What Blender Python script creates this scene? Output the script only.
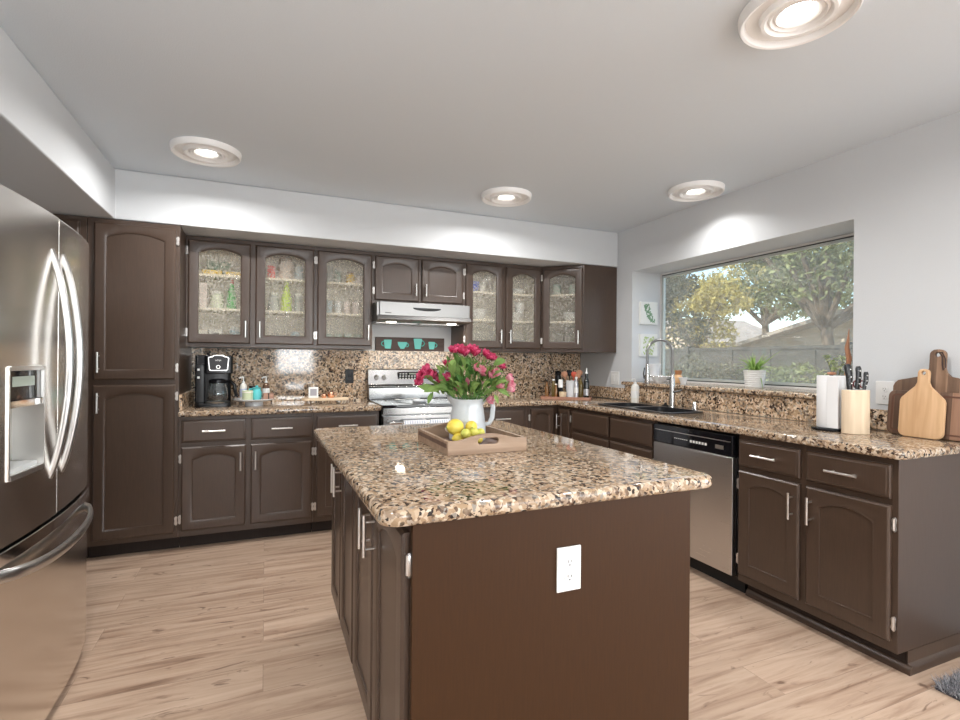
import bpy, bmesh, math, random
from mathutils import Vector, Matrix
import numpy as np

for o in list(bpy.data.objects):
    bpy.data.objects.remove(o)
SC = bpy.context.scene
COL = SC.collection
PI = math.pi
rnd = random.Random(7)

# ------------------------------------------------------------------ camera, world, sun, exposure
F, YAW, ROLL, H = 509.5, .3983, .0082, 1.2613
cam = bpy.data.cameras.new('camera')
cam.sensor_width = 36
cam.lens = F / 960 * 36
cam.clip_start = .02
cam.clip_end = 200
camo = bpy.data.objects.new('camera', cam)
COL.objects.link(camo)
camo.matrix_world = Matrix.Translation((0, 0, H)) @ Matrix.Rotation(-YAW, 4, 'Z') @ Matrix.Rotation(PI / 2, 4, 'X') @ Matrix.Rotation(ROLL, 4, 'Z')
SC.camera = camo
SC.view_settings.view_transform = 'Standard'
SC.view_settings.look = 'None'
SC.view_settings.gamma = 1
SC.view_settings.use_curve_mapping = False
SC.view_settings.exposure = 0.10

world = bpy.data.worlds.new('world')
SC.world = world
world.use_nodes = True
wn = world.node_tree
sky = wn.nodes.new('ShaderNodeTexSky')
sky.sky_type = 'NISHITA'
sky.sun_disc = False
sky.sun_elevation = math.radians(42)
sky.sun_rotation = math.radians(250)
sky.air_density = 1.0
sky.dust_density = .6
sky.ozone_density = 2.0
wn.links.new(sky.outputs[0], wn.nodes['Background'].inputs[0])
wn.nodes['Background'].inputs[1].default_value = .42

sun = bpy.data.lights.new('sun', 'SUN')
sun.energy = 10.5
sun.angle = .01
sun.color = (1, .94, .84)
suno = bpy.data.objects.new('sun', sun)
COL.objects.link(suno)
suno.rotation_euler = Vector((.62, -.12, -.70)).to_track_quat('-Z', 'Y').to_euler()


def area(name, loc, direction, sx, sy, power, color=(1, 1, 1), shape='RECTANGLE', spread=168):
    l = bpy.data.lights.new(name, 'AREA')
    l.shape = shape
    l.size = sx
    if shape in ('RECTANGLE', 'ELLIPSE'):
        l.size_y = sy
    l.energy = power
    l.color = color
    if shape == 'DISK':
        l.spread = math.radians(spread)
    o = bpy.data.objects.new(name, l)
    COL.objects.link(o)
    o.location = loc
    o.rotation_euler = Vector(direction).to_track_quat('-Z', 'Y').to_euler()
    return o


# rear window inferred from reflections; unseen patio and side openings added for fill light
area('rear_window_daylight', (.62, -3.45, 1.5), (0, 1, 0), .75, 1.1, 52, (.94, .97, 1))
area('added_patio_light', (3.5, -3.45, 1.1), (0, 1, 0), 2.4, 2.0, 85, (.94, .97, 1))
area('added_side_light', (5.45, -.95, 1.1), (-1, 0, 0), 1.9, 2.0, 185, (.94, .97, 1))


# ------------------------------------------------------------------ materials
def mat(name, color=(.5, .5, .5), rough=.5, metal=0., spec=.5, coat=0., emit=None, es=0., **k):
    m = bpy.data.materials.new(name)
    m.use_nodes = True
    b = m.node_tree.nodes['Principled BSDF']
    b.inputs['Base Color'].default_value = (*color, 1)
    b.inputs['Roughness'].default_value = rough
    b.inputs['Metallic'].default_value = metal
    b.inputs['Specular IOR Level'].default_value = spec
    b.inputs['Coat Weight'].default_value = coat
    b.inputs['Coat Roughness'].default_value = .06
    if emit:
        b.inputs['Emission Color'].default_value = (*emit, 1)
        b.inputs['Emission Strength'].default_value = es
    for kk, v in k.items():
        b.inputs[kk.replace('_', ' ')].default_value = v
    return m


class N:
    def __init__(s, m):
        s.t = m.node_tree
        s.b = s.t.nodes['Principled BSDF']

    def __call__(s, typ, ins=None, **props):
        n = s.t.nodes.new('ShaderNode' + typ)
        for k, v in props.items():
            setattr(n, k, v)
        for k, v in (ins or {}).items():
            i = n.inputs[k]
            if hasattr(v, 'is_output'):
                s.t.links.new(v, i)
            else:
                i.default_value = v
        return n

    def link(s, a, b):
        s.t.links.new(a, b)

    def ramp(s, fac, stops, interp='LINEAR'):
        r = s('ValToRGB', {'Fac': fac})
        cr = r.color_ramp
        cr.interpolation = interp
        while len(cr.elements) < len(stops):
            cr.elements.new(.5)
        for e, (p, c) in zip(cr.elements, stops):
            e.position = p
            e.color = (*c, 1) if len(c) == 3 else c
        return r.outputs[0]

    def mix(s, fac, a, b, blend='MIX'):
        n = s('Mix', {0: fac, 6: a, 7: b}, data_type='RGBA', blend_type=blend)
        return n.outputs[2]

    def bump(s, h, strength=.2, dist=.002):
        n = s('Bump', {'Height': h, 'Strength': strength, 'Distance': dist})
        s.link(n.outputs[0], s.b.inputs['Normal'])
        return n


def paint(name, col, rough=.6, scale=260, st=.25, spec=.3):
    m = mat(name, col, rough, spec=spec)
    n = N(m)
    tc = n('TexCoord').outputs['Object']
    no = n('TexNoise', {'Vector': tc, 'Scale': scale, 'Detail': 2.})
    n.bump(no.outputs[0], st, .003)
    return m


def cabinet_paint(name, col, rough):
    m = mat(name, col, rough, spec=.62 if rough < .45 else .22)
    n = N(m)
    tc = n('TexCoord').outputs['Object']
    mp = n('Mapping', {'Vector': tc, 'Scale': (60, 60, 4)}).outputs[0]
    no = n('TexNoise', {'Vector': mp, 'Scale': 3., 'Detail': 4.})
    c = n.ramp(no.outputs[0], [(.3, tuple(x * .9 for x in col)), (.7, tuple(x * 1.1 for x in col))])
    n.link(c, n.b.inputs['Base Color'])
    n.bump(no.outputs[0], .12, .001)
    return m


def granite(name, scale=1., bright=1., rough=.09):
    m = mat(name, (.5, .4, .3), rough, spec=.45)
    n = N(m)
    tc = n('TexCoord').outputs['Object']
    w = n('TexNoise', {'Vector': tc, 'Scale': 60. * scale, 'Detail': 2.})
    sub = n('VectorMath', {0: w.outputs[1], 1: (.5, .5, .5)}, operation='SUBTRACT').outputs[0]
    scl = n('VectorMath', {0: sub, 3: .016 / scale}, operation='SCALE').outputs[0]
    co = n('VectorMath', {0: tc, 1: scl}, operation='ADD').outputs[0]
    v1 = n('TexVoronoi', {'Vector': co, 'Scale': 85. * scale})
    g1 = n('SeparateColor', {0: v1.outputs['Color']}).outputs[0]
    k = bright
    C = lambda r, g, b: (r * k, g * k, b * k)
    base = n.ramp(g1, [(0, C(.47, .325, .205)), (.25, C(.57, .42, .285)), (.45, C(.66, .515, .375)), (.66, C(.43, .295, .18)),
                       (.80, C(.74, .62, .48)), (.92, C(.34, .30, .25))], 'CONSTANT')
    v2 = n('TexVoronoi', {'Vector': co, 'Scale': 105. * scale})
    g2 = n('SeparateColor', {0: v2.outputs['Color']}).outputs[1]
    dark = n.ramp(g2, [(0, (1, 1, 1)), (.29, (0, 0, 0))], 'CONSTANT')
    dn = n('TexNoise', {'Vector': tc, 'Scale': 22. * scale, 'Detail': 2.})
    dm = n.ramp(dn.outputs[0], [(.38, (.55, .55, .55)), (.52, (1, 1, 1))])
    dk = n('Math', {0: dark, 1: dm}, operation='MULTIPLY').outputs[0]
    g3 = n('SeparateColor', {0: v2.outputs['Color']}).outputs[2]
    dcol = n.ramp(g3, [(0, (.025, .018, .015)), (.5, (.085, .045, .028)), (.8, (.18, .115, .075))], 'CONSTANT')
    out = n.mix(dk, base, dcol)
    v4 = n('TexVoronoi', {'Vector': co, 'Scale': 38. * scale})
    g4 = n('SeparateColor', {0: v4.outputs['Color']}).outputs[0]
    blot = n.ramp(g4, [(0, (.45, .45, .45)), (.12, (0, 0, 0))], 'CONSTANT')
    out = n.mix(blot, out, (.10, .06, .04, 1))
    n.link(out, n.b.inputs['Base Color'])
    return m


def wood(name, c1, c2, rough=.45, axis='Z', scale=1., bands=0):
    m = mat(name, c1, rough, spec=.4)
    n = N(m)
    tc = n('TexCoord').outputs['Object']
    s = {'X': (3, 40, 40), 'Y': (40, 3, 40), 'Z': (40, 40, 3)}[axis]
    mp = n('Mapping', {'Vector': tc, 'Scale': tuple(x * scale for x in s)}).outputs[0]
    no = n('TexNoise', {'Vector': mp, 'Scale': 1., 'Detail': 5., 'Distortion': .6})
    c = n.ramp(no.outputs[0], [(.3, c1), (.7, c2)])
    if bands:
        ax = {'X': 'Y', 'Y': 'X', 'Z': 'Y'}[axis]
        sp = n('SeparateXYZ', {0: tc}).outputs[ax]
        mu = n('Math', {0: sp, 1: float(bands)}, operation='MULTIPLY').outputs[0]
        fl = n('Math', {0: mu}, operation='FLOOR').outputs[0]
        wnz = n('TexWhiteNoise', {'W': fl}, noise_dimensions='1D').outputs[0]
        t = n.ramp(wnz, [(0, (.45, .42, .4)), (.5, (.9, .88, .85)), (1, (1.5, 1.4, 1.3))])
        c = n.mix(1., c, t, 'MULTIPLY')
    n.link(c, n.b.inputs['Base Color'])
    return m


M = {}
M['cab'] = cabinet_paint('brown_cabinet_paint', (.064, .039, .026), .32)
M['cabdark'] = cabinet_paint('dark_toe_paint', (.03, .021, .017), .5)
M['wall'] = paint('wall_paint', (.655, .675, .69), .5, 180, .25)
M['ceil'] = paint('ceiling_paint', (.72, .785, .84), .7, 200, .35)
M['white'] = mat('white_plastic', (.82, .82, .80), .35)
M['whitegloss'] = mat('white_ceramic', (.78, .80, .82), .15, coat=.4)
M['trimwhite'] = mat('white_trim', (.8, .79, .77), .4)
M['cream'] = mat('cream_interior', (.90, .85, .76), .6)
M['shelf'] = mat('cream_shelf', (.85, .78, .66), .5)
M['nickel'] = mat('brushed_nickel', (.78, .76, .73), .28, 1.)
M['hinge'] = mat('satin_hinge', (.70, .67, .64), .3, .9)
M['chrome'] = mat('chrome', (.85, .85, .86), .08, 1.)
M['black'] = mat('black_plastic', (.006, .006, .007), .22, spec=.3)
M['blackgloss'] = mat('black_glass', (.006, .006, .008), .05)
M['blackrub'] = mat('black_rubber', (.012, .012, .012), .6)
M['darkgap'] = mat('dark_gap', (.01, .008, .008), .7)
M['granite'] = granite('granite_top', 1.1, .80, .06)
M['granite_splash'] = granite('granite_backsplash', .88, 1.15, .07)
M['granite_edge'] = granite('granite_ledge', .9, .95, .12)


def steel(name, col, rough, vertical=True):
    m = mat(name, col, rough, 1.)
    n = N(m)
    tc = n('TexCoord').outputs['Object']
    mp = n('Mapping', {'Vector': tc, 'Scale': (400, 400, 4) if not vertical else (6, 6, 500)}).outputs[0]
    no = n('TexNoise', {'Vector': mp, 'Scale': 1., 'Detail': 3.})
    r = n('MapRange', {0: no.outputs[0], 3: rough * .75, 4: rough * 1.3}).outputs[0]
    n.link(r, n.b.inputs['Roughness'])
    n.bump(no.outputs[0], .02, .0005)
    return m


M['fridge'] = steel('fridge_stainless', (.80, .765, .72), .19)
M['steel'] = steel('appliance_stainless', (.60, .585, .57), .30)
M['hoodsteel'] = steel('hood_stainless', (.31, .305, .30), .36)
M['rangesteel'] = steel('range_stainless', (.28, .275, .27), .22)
M['fridgeside'] = mat('fridge_dark_side', (.06, .06, .062), .45)

# glass
def thin_glass(name, tint=(1, 1, 1), spec_fac=1.0, dirt_haze=.0, rough=.0, seedy=False, dirt_haze_col=(.7, .7, .68)):
    m = bpy.data.materials.new(name)
    m.use_nodes = True
    t = m.node_tree
    n = N(m)
    t.nodes.remove(n.b)
    out = [x for x in t.nodes if x.type == 'OUTPUT_MATERIAL'][0]
    tr = n('BsdfTransparent', {'Color': (*tint, 1)})
    gl = n('BsdfGlossy', {'Color': (1, 1, 1, 1), 'Roughness': rough})
    bf = n('NewGeometry').outputs['Backfacing']
    ior = n('MapRange', {0: bf, 3: 1.5, 4: 1 / 1.5}).outputs[0]
    fr = n('Fresnel', {'IOR': ior})
    f = n('Math', {0: fr.outputs[0], 1: spec_fac}, operation='MULTIPLY', use_clamp=True)
    tc = n('TexCoord').outputs['Object']
    if seedy:
        vo = n('TexNoise', {'Vector': tc, 'Scale': 170., 'Detail': 1.5})
        bp = n('Bump', {'Height': vo.outputs[0], 'Strength': .9, 'Distance': .01})
        n.link(bp.outputs[0], gl.inputs['Normal'])
        n.link(bp.outputs[0], fr.inputs['Normal'])
    mx = n('MixShader', {0: f.outputs[0], 1: tr.outputs[0], 2: gl.outputs[0]})
    last = mx
    if dirt_haze or seedy:
        df = n('BsdfTranslucent', {'Color': (*dirt_haze_col, 1)})
        d2 = n('BsdfDiffuse', {'Color': (*dirt_haze_col, 1)})
        dd = n('MixShader', {0: .5, 1: df.outputs[0], 2: d2.outputs[0]})
        if seedy:
            no = n('TexNoise', {'Vector': tc, 'Scale': 120., 'Detail': 1.})
            fac = n('MapRange', {0: no.outputs[0], 1: .42, 2: .62, 3: 0., 4: dirt_haze * 3.2}).outputs[0]
        else:
            mp = n('Mapping', {'Vector': tc, 'Scale': (1, 3, 9)}).outputs[0]
            no = n('TexNoise', {'Vector': mp, 'Scale': 3., 'Detail': 6.})
            fac = n('MapRange', {0: no.outputs[0], 1: .3, 2: .7, 3: dirt_haze * .6, 4: dirt_haze * 1.5}).outputs[0]
        last = n('MixShader', {0: fac, 1: mx.outputs[0], 2: dd.outputs[0]})
    n.link(last.outputs[0], out.inputs[0])
    return m


M['pane'] = thin_glass('window_pane', (.93, .96, .95), 1.0, .19, dirt_haze_col=(.70, .64, .54))  # dust film that also paints in the haze of reflections
M['seedy'] = thin_glass('seedy_glass', (.97, .97, .95), 1.0, .13, .12, True, dirt_haze_col=(.86, .82, .74))
M['clear'] = thin_glass('clear_glass', (.9, .94, .95), 1.3, 0.06)
M['amber'] = mat('amber_oil', (.20, .08, .012), .1, coat=.5)


def floor_mat():
    m = mat('oak_plank_floor', (.5, .38, .28), .34, spec=.4)
    n = N(m)
    tc = n('TexCoord').outputs['Object']
    br = n('TexBrick', {'Vector': tc, 'Color1': (0, 0, 0, 1), 'Color2': (1, 1, 1, 1), 'Mortar': (.5, .5, .5, 1), 'Scale': 1., 'Mortar Size': .0012,
                        'Mortar Smooth': .1, 'Bias': 0., 'Brick Width': 1.83, 'Row Height': .19}, offset=.37, offset_frequency=2)
    tone = n('SeparateColor', {0: br.outputs[0]}).outputs[0]
    off = n('CombineXYZ', {0: tone, 1: tone, 2: tone}).outputs[0]
    offs = n('VectorMath', {0: off, 3: 13.}, operation='SCALE').outputs[0]
    co = n('VectorMath', {0: tc, 1: offs}, operation='ADD').outputs[0]
    mp = n('Mapping', {'Vector': co, 'Scale': (.8, 11, 1)}).outputs[0]
    g = n('TexNoise', {'Vector': mp, 'Scale': 1.6, 'Detail': 8., 'Roughness': .62, 'Distortion': 1.0})
    c = n.ramp(g.outputs[0], [(.25, (.20, .12, .08)), (.38, (.40, .27, .19)), (.52, (.54, .39, .285)), (.77, (.66, .505, .385))])
    mp2 = n('Mapping', {'Vector': co, 'Scale': (3.2, 10, 1)}).outputs[0]
    kn = n('TexNoise', {'Vector': mp2, 'Scale': 1.5, 'Detail': 4., 'Distortion': 2.2})
    kf = n.ramp(kn.outputs[0], [(.64, (0, 0, 0)), (.74, (.8, .8, .8))])
    c = n.mix(kf, c, (.15, .085, .055, 1))
    tn = n.ramp(tone, [(0, (.92, .91, .90)), (1, (1.06, 1.06, 1.06))])
    c = n.mix(1., c, tn, 'MULTIPLY')
    c = n.mix(n('Math', {0: br.outputs[1], 1: .35}, operation='MULTIPLY').outputs[0], c, (.12, .08, .06, 1))
    n.link(c, n.b.inputs['Base Color'])
    n.bump(g.outputs[0], .08, .002)
    return m


M['floor'] = floor_mat()


# ------------------------------------------------------------------ mesh helpers
class MB:
    def __init__(s):
        s.bm = bmesh.new()

    def box(s, x0, y0, z0, x1, y1, z1):
        v = [s.bm.verts.new(p) for p in ((x0, y0, z0), (x1, y0, z0), (x1, y1, z0), (x0, y1, z0), (x0, y0, z1), (x1, y0, z1), (x1, y1, z1), (x0, y1, z1))]
        for f in ((3, 2, 1, 0), (4, 5, 6, 7), (0, 1, 5, 4), (1, 2, 6, 5), (2, 3, 7, 6), (3, 0, 4, 7)):
            s.bm.faces.new([v[i] for i in f])
        return s

    def loops(s, loops, cap0=True, cap1=True, closed=False):
        L = [[s.bm.verts.new(p) for p in lp] for lp in loops]
        n = len(L[0])
        R = range(len(L)) if closed else range(len(L) - 1)
        for i in R:
            a, b = L[i], L[(i + 1) % len(L)]
            for j in range(n):
                s.bm.faces.new((a[j], a[(j + 1) % n], b[(j + 1) % n], b[j]))
        if not closed:
            if cap0:
                s.bm.faces.new(L[0][::-1])
            if cap1:
                s.bm.faces.new(L[-1])
        return s

    def prism(s, pts, z0, z1, axis='Z'):
        f = {'Z': lambda a, b, c: (a, b, c), 'Y': lambda a, b, c: (a, c, b), 'X': lambda a, b, c: (c, a, b)}[axis]
        return s.loops([[f(a, b, z0) for a, b in pts], [f(a, b, z1) for a, b in pts]])

    def lathe(s, prof, c=(0, 0, 0), seg=24, axis='Z', sx=1., sy=1.):
        lp = []
        for r, z in prof:
            ring = []
            for i in range(seg):
                a = 2 * PI * i / seg
                x, y = max(r, 1e-4) * math.cos(a) * sx, max(r, 1e-4) * math.sin(a) * sy
                p = {'Z': (x, y, z), 'Y': (x, z, -y), 'X': (z, x, y)}[axis]
                ring.append((p[0] + c[0], p[1] + c[1], p[2] + c[2]))
            lp.append(ring)
        return s.loops(lp)

    def cyl(s, p0, p1, r, r1=None, seg=14):
        return s.tube([p0, p1], [r, r if r1 is None else r1], seg)

    def tube(s, pts, r, seg=10, flat=(1, 1), up=None):
        P = [Vector(p) for p in pts]
        rs = r if isinstance(r, (list, tuple)) else [r] * len(P)
        up = Vector(up) if up else None
        prev = None
        lp = []
        for i, p in enumerate(P):
            d = (P[min(i + 1, len(P) - 1)] - P[max(i - 1, 0)]).normalized()
            if up is not None:
                a = up.cross(d).normalized()
            elif prev is None:
                a = d.cross(Vector((0, 0, 1)))
                if a.length < .1:
                    a = d.cross(Vector((1, 0, 0)))
                a.normalize()
            else:
                a = (prev - d * prev.dot(d)).normalized()
            prev = a
            b = d.cross(a)
            lp.append([tuple(p + a * math.cos(2 * PI * k / seg) * rs[i] * flat[0] + b * math.sin(2 * PI * k / seg) * rs[i] * flat[1]) for k in range(seg)])
        return s.loops(lp)

    def ring(s, prof, c=(0, 0, 0), seg=32, axis='Z'):
        lp = []
        for r, z in prof:
            ring = []
            for i in range(seg):
                a = 2 * PI * i / seg
                x, y = r * math.cos(a), r * math.sin(a)
                p = {'Z': (x, y, z), 'Y': (x, z, -y), 'X': (z, x, y)}[axis]
                ring.append((p[0] + c[0], p[1] + c[1], p[2] + c[2]))
            lp.append(ring)
        return s.loops(lp, closed=True)

    def ball(s, c, r, sx=1, sy=1, sz=1, seg=14):
        prof = [(r * math.sin(PI * i / 10), -r * math.cos(PI * i / 10)) for i in range(11)]
        lp = []
        for rr, z in prof:
            lp.append([(c[0] + max(rr, 1e-4) * math.cos(2 * PI * k / seg) * sx, c[1] + max(rr, 1e-4) * math.sin(2 * PI * k / seg) * sy, c[2] + z * sz) for k in range(seg)])
        return s.loops(lp)

    def mesh(s, name, m=None, angle=38):
        bmesh.ops.recalc_face_normals(s.bm, faces=s.bm.faces)
        me = bpy.data.meshes.new(name)
        s.bm.to_mesh(me)
        s.bm.free()
        if m:
            me.materials.append(m)
        if angle:
            me.polygons.foreach_set('use_smooth', [True] * len(me.polygons))
            me.set_sharp_from_angle(angle=math.radians(angle))
        return me

    def build(s, name, m, parent=None, bevel=0, loc=(0, 0, 0), rot=(0, 0, 0), seg=2, angle=38):
        return put(name, s.mesh(name, m, angle), parent, loc, rot, bevel, seg)


def put(name, me, parent=None, loc=(0, 0, 0), rot=(0, 0, 0), bevel=0, seg=2):
    o = bpy.data.objects.new(name, me)
    COL.objects.link(o)
    o.parent = parent
    o.location = loc
    o.rotation_euler = rot
    if bevel:
        b = o.modifiers.new('bevel', 'BEVEL')
        b.width = bevel
        b.segments = seg
        b.limit_method = 'ANGLE'
        b.angle_limit = math.radians(40)
        b.harden_normals = True
    return o


def plate(name, polys, t, m, bevel=0., seg=2):
    """closed outlines (first outer, others holes) in XY -> solid of thickness t, z 0..t"""
    cu = bpy.data.curves.new('c', 'CURVE')
    cu.dimensions = '2D'
    cu.fill_mode = 'BOTH'
    for p in polys:
        sp = cu.splines.new('POLY')
        sp.points.add(len(p) - 1)
        for q, (x, y) in zip(sp.points, p):
            q.co = (x, y, 0, 1)
        sp.use_cyclic_u = True
    cu.extrude = t / 2 - bevel
    cu.bevel_depth = bevel
    cu.bevel_resolution = seg
    cu.offset = -bevel
    o = bpy.data.objects.new('c', cu)
    COL.objects.link(o)
    dg = bpy.context.evaluated_depsgraph_get()
    me = bpy.data.meshes.new_from_object(o.evaluated_get(dg))
    bpy.data.objects.remove(o)
    me.transform(Matrix.Translation((0, 0, t / 2)))
    bm = bmesh.new()
    bm.from_mesh(me)
    bmesh.ops.remove_doubles(bm, verts=bm.verts, dist=1e-5)
    bmesh.ops.recalc_face_normals(bm, faces=bm.faces)
    bm.to_mesh(me)
    bm.free()
    me.name = name
    me.materials.clear()
    me.materials.append(m)
    me.polygons.foreach_set('use_smooth', [True] * len(me.polygons))
    me.set_sharp_from_angle(angle=math.radians(38))
    return me


def arc(cx, cy, r, a0, a1, n=8, ry=None):
    ry = r if ry is None else ry
    return [(cx + r * math.cos(math.radians(a0 + (a1 - a0) * i / n)), cy + ry * math.sin(math.radians(a0 + (a1 - a0) * i / n))) for i in range(n + 1)]


def rrect(x0, y0, x1, y1, r, n=6):
    return arc(x1 - r, y0 + r, r, -90, 0, n) + arc(x1 - r, y1 - r, r, 0, 90, n) + arc(x0 + r, y1 - r, r, 90, 180, n) + arc(x0 + r, y0 + r, r, 180, 270, n)


def tag(o, label, cat, group=None):
    o['label'] = label
    o['category'] = cat
    if group:
        o['group'] = group
    return o


def T(name, label, cat, loc=(0, 0, 0), rz=0., group=None):
    o = bpy.data.objects.new(name, None)
    COL.objects.link(o)
    o.empty_display_size = .1
    o.location = loc
    o.rotation_euler = (0, 0, rz)
    return tag(o, label, cat, group)


def S(o, label=None):
    o['kind'] = 'structure'
    if label:
        o['label'] = label
    return o


# ------------------------------------------------------------------ dimensions
XR, YW, XL = 2.973, 4.43, -1.56      # right wall, back wall, left wall
SX, SY, SZ, CZ = -.877, 3.822, 2.125, 2.44
XF, YB, YU = 2.35, 3.82, 4.10        # face frames: right run, back run, uppers
YREAR = -3.5
XFAR = 5.5
WY0, WY1, WZ0, WZ1 = 1.785, 3.62, 1.05, 2.053
WX = 3.32

# ------------------------------------------------------------------ room
S(MB().prism([(XL - .1, YREAR - .1), (XFAR, YREAR - .1), (XFAR, .3), (WX, .3), (WX, YW + .12), (XL - .1, YW + .12)], -.1, 0).build('floor', M['floor']), 'light oak plank floor')
S(MB().prism([(XL - .1, YREAR - .1), (XFAR, YREAR - .1), (XFAR, .3), (WX, .3), (WX, YW + .12), (XL - .1, YW + .12)], CZ, CZ + .1).build('ceiling', M['ceil']), 'pale grey textured ceiling')
S(MB().box(XL - .1, YW, 0, XR + .35, YW + .12, CZ).build('wall_back', M['wall']), 'pale painted back wall')
S(MB().box(XL - .1, YREAR, 0, XL, YW, CZ).build('wall_left', M['wall']), 'pale painted left wall')
w = MB()
w.box(XR, .2, 0, WX, WY0, CZ).box(XR, WY1, 0, WX, YW, CZ).box(XR, WY0, 0, WX, WY1, WZ0).box(XR, WY0, WZ1, WX, WY1, CZ)
S(w.build('wall_right', M['wall']), 'pale painted wall with deep window recess')
w = MB()
w.box(XL - .1, YREAR - .1, 0, .22, YREAR, CZ).box(1.02, YREAR - .1, 0, 2.28, YREAR, CZ).box(4.72, YREAR - .1, 0, XFAR, YREAR, CZ).box(2.28, YREAR - .1, 2.12, 4.72, YREAR, CZ).box(.22, YREAR - .1, 0, 1.02, YREAR, .93).box(.22, YREAR - .1, 2.07, 1.02, YREAR, CZ)
S(w.build('wall_rear', M['wall']), 'rear wall with window and added patio opening')
w = MB()
w.box(XFAR, YREAR - .1, 0, XFAR + .1, -1.95, CZ).box(XFAR, .05, 0, XFAR + .1, .2, CZ).box(XFAR, -1.95, 2.15, XFAR + .1, .05, CZ)
w.box(WX, .2, 0, XFAR + .1, .3, CZ)
S(w.build('wall_side', M['wall']), 'side wall of the adjoining room')
w = MB()
w.prism([(XL, YREAR), (SX, YREAR), (SX, SY), (XR, SY), (XR, YW), (XL, YW)], SZ, CZ)
S(w.build('soffit', M['wall'], bevel=.008), 'pale drywall soffit above the cabinets')

# ------------------------------------------------------------------ cabinet kit
_mc = {}


def handle_mesh(L=.125):
    k = ('h', L)
    if k not in _mc:
        b = MB()
        b.cyl((0, -.032, -L / 2), (0, -.032, L / 2), .0058)
        b.cyl((0, -.001, -L * .32), (0, -.032, -L * .32), .0042).cyl((0, -.001, L * .32), (0, -.032, L * .32), .0042)
        _mc[k] = b.mesh('bar_handle', M['nickel'])
    return _mc[k]


def hinge_mesh():
    if 'hg' not in _mc:
        pts = [(-.009, -.018), (-.004, -.026), (.004, -.030), (.009, -.022), (.007, 0), (.009, .022), (.004, .030), (-.004, .026), (-.009, .018), (-.006, 0)]
        b = MB().prism(pts, -.006, 0, 'Y')
        b.cyl((0, -.007, -.024), (0, -.007, .024), .004)
        _mc['hg'] = b.mesh('hinge', M['hinge'])
    return _mc['hg']


def door_mesh(w, h, glass=False, arch=True):
    """front face at y=0, back at y=.02, x 0..w, z 0..h"""
    k = (round(w, 4), round(h, 4), glass, arch)
    if k in _mc:
        return _mc[k]
    s = min(.058, w * .2)
    rise = min(.034, w * .095) if arch else 0
    n = 14 if arch else 1

    def inner(e):
        x0, x1, z0 = s + e, w - s - e, s + e
        zt = h - s * .82 - e
        pts = [(x0, z0), (x1, z0)]
        for i in range(n + 1):
            u = i / n
            pts.append((x1 + (x0 - x1) * u, zt - rise * (2 * u - 1) ** 2))
        return pts

    def outer(e):
        pts = [(e, e), (w - e, e)]
        ii = inner(0)
        for i in range(n + 1):
            x = ii[2 + i][0]
            if i == 0:
                x = w - e
            if i == n:
                x = e
            pts.append((x, h - e))
        return pts
    L = lambda p, y: [(a, y, c) for a, c in p]
    b = MB()
    seq = [L(outer(0), .02), L(outer(0), .007), L(outer(.003), .0035), L(outer(.009), 0), L(inner(-.004), 0), L(inner(0), .002), L(inner(.006), .004), L(inner(.008), .009)]
    if glass:
        seq.append(L(inner(.008), .02))
        b.loops(seq, closed=True)
    else:
        b.loops(seq)
    _mc[k] = b.mesh('door', M['cab'], 30)
    if glass:
        g = MB().loops([L(inner(.004), .011), L(inner(.004), .014)])
        _mc[('g',) + k] = g.mesh('glass_pane', M['seedy'])
    return _mc[k]


def add_door(par, x0, x1, z0, z1, hinge='L', handle='T', glass=False, y=-.021, hl=.125, rot=0., name='door'):
    w, h = x1 - x0, z1 - z0
    me = door_mesh(w, h, glass)
    d = put(name, me, par, (x0, y, z0), (0, 0, rot))
    if glass:
        put('glass_pane', _mc[('g', round(w, 4), round(h, 4), glass, True)], d)
    if handle:
        hx = w - .03 if hinge == 'L' else .03
        hz = h - .045 - hl / 2 if handle == 'T' else .045 + hl / 2
        put('handle', handle_mesh(hl), d, (hx, 0, hz))
    hx = -.009 if hinge == 'L' else w + .009
    for hz in (.075, h - .075):
        put('hinge', hinge_mesh(), d, (hx, .018, hz))
    return d


def add_drawer(par, x0, x1, z0, z1, handle=True, y=-.021, name='drawer'):
    w, h = x1 - x0, z1 - z0
    L = lambda e, yy: [(e, yy, e), (w - e, yy, e), (w - e, yy, h - e), (e, yy, h - e)]
    b = MB().loops([L(0, .02), L(0, .008), L(.004, .004), L(.010, .003), L(.014, 0)])
    d = b.build(name, M['cab'], par, loc=(x0, y, z0), angle=30)
    if handle:
        put('handle', handle_mesh(.135), d, (w / 2, 0, h / 2), (0, PI / 2, 0))
    return d


def base_cab(label, loc, rz, w, depth=.605, group=None):
    t = T('base_cabinet', label, 'cabinet', loc, rz, group)
    MB().box(0, 0, .09, w, depth, .874).build('carcass', M['cab'], t, bevel=.0015)
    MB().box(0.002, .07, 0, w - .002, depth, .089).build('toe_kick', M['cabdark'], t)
    return t


# ------------------------------------------------------------------ back run, left to right
t = T('tall_cabinet', 'dark brown tall cabinet in corner, half hidden behind the refrigerator', 'cabinet', (XL + .01, YB, 0))
MB().box(0, 0, .09, .535, .6, 2.12).build('carcass', M['cab'], t, bevel=.0015)
MB().box(0, .07, 0, .535, .6, .089).build('toe_kick', M['cabdark'], t)
add_door(t, .05, .50, .13, 1.09, 'L', 'T')
add_door(t, .05, .50, 1.12, 2.09, 'L', 'B')

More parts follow.
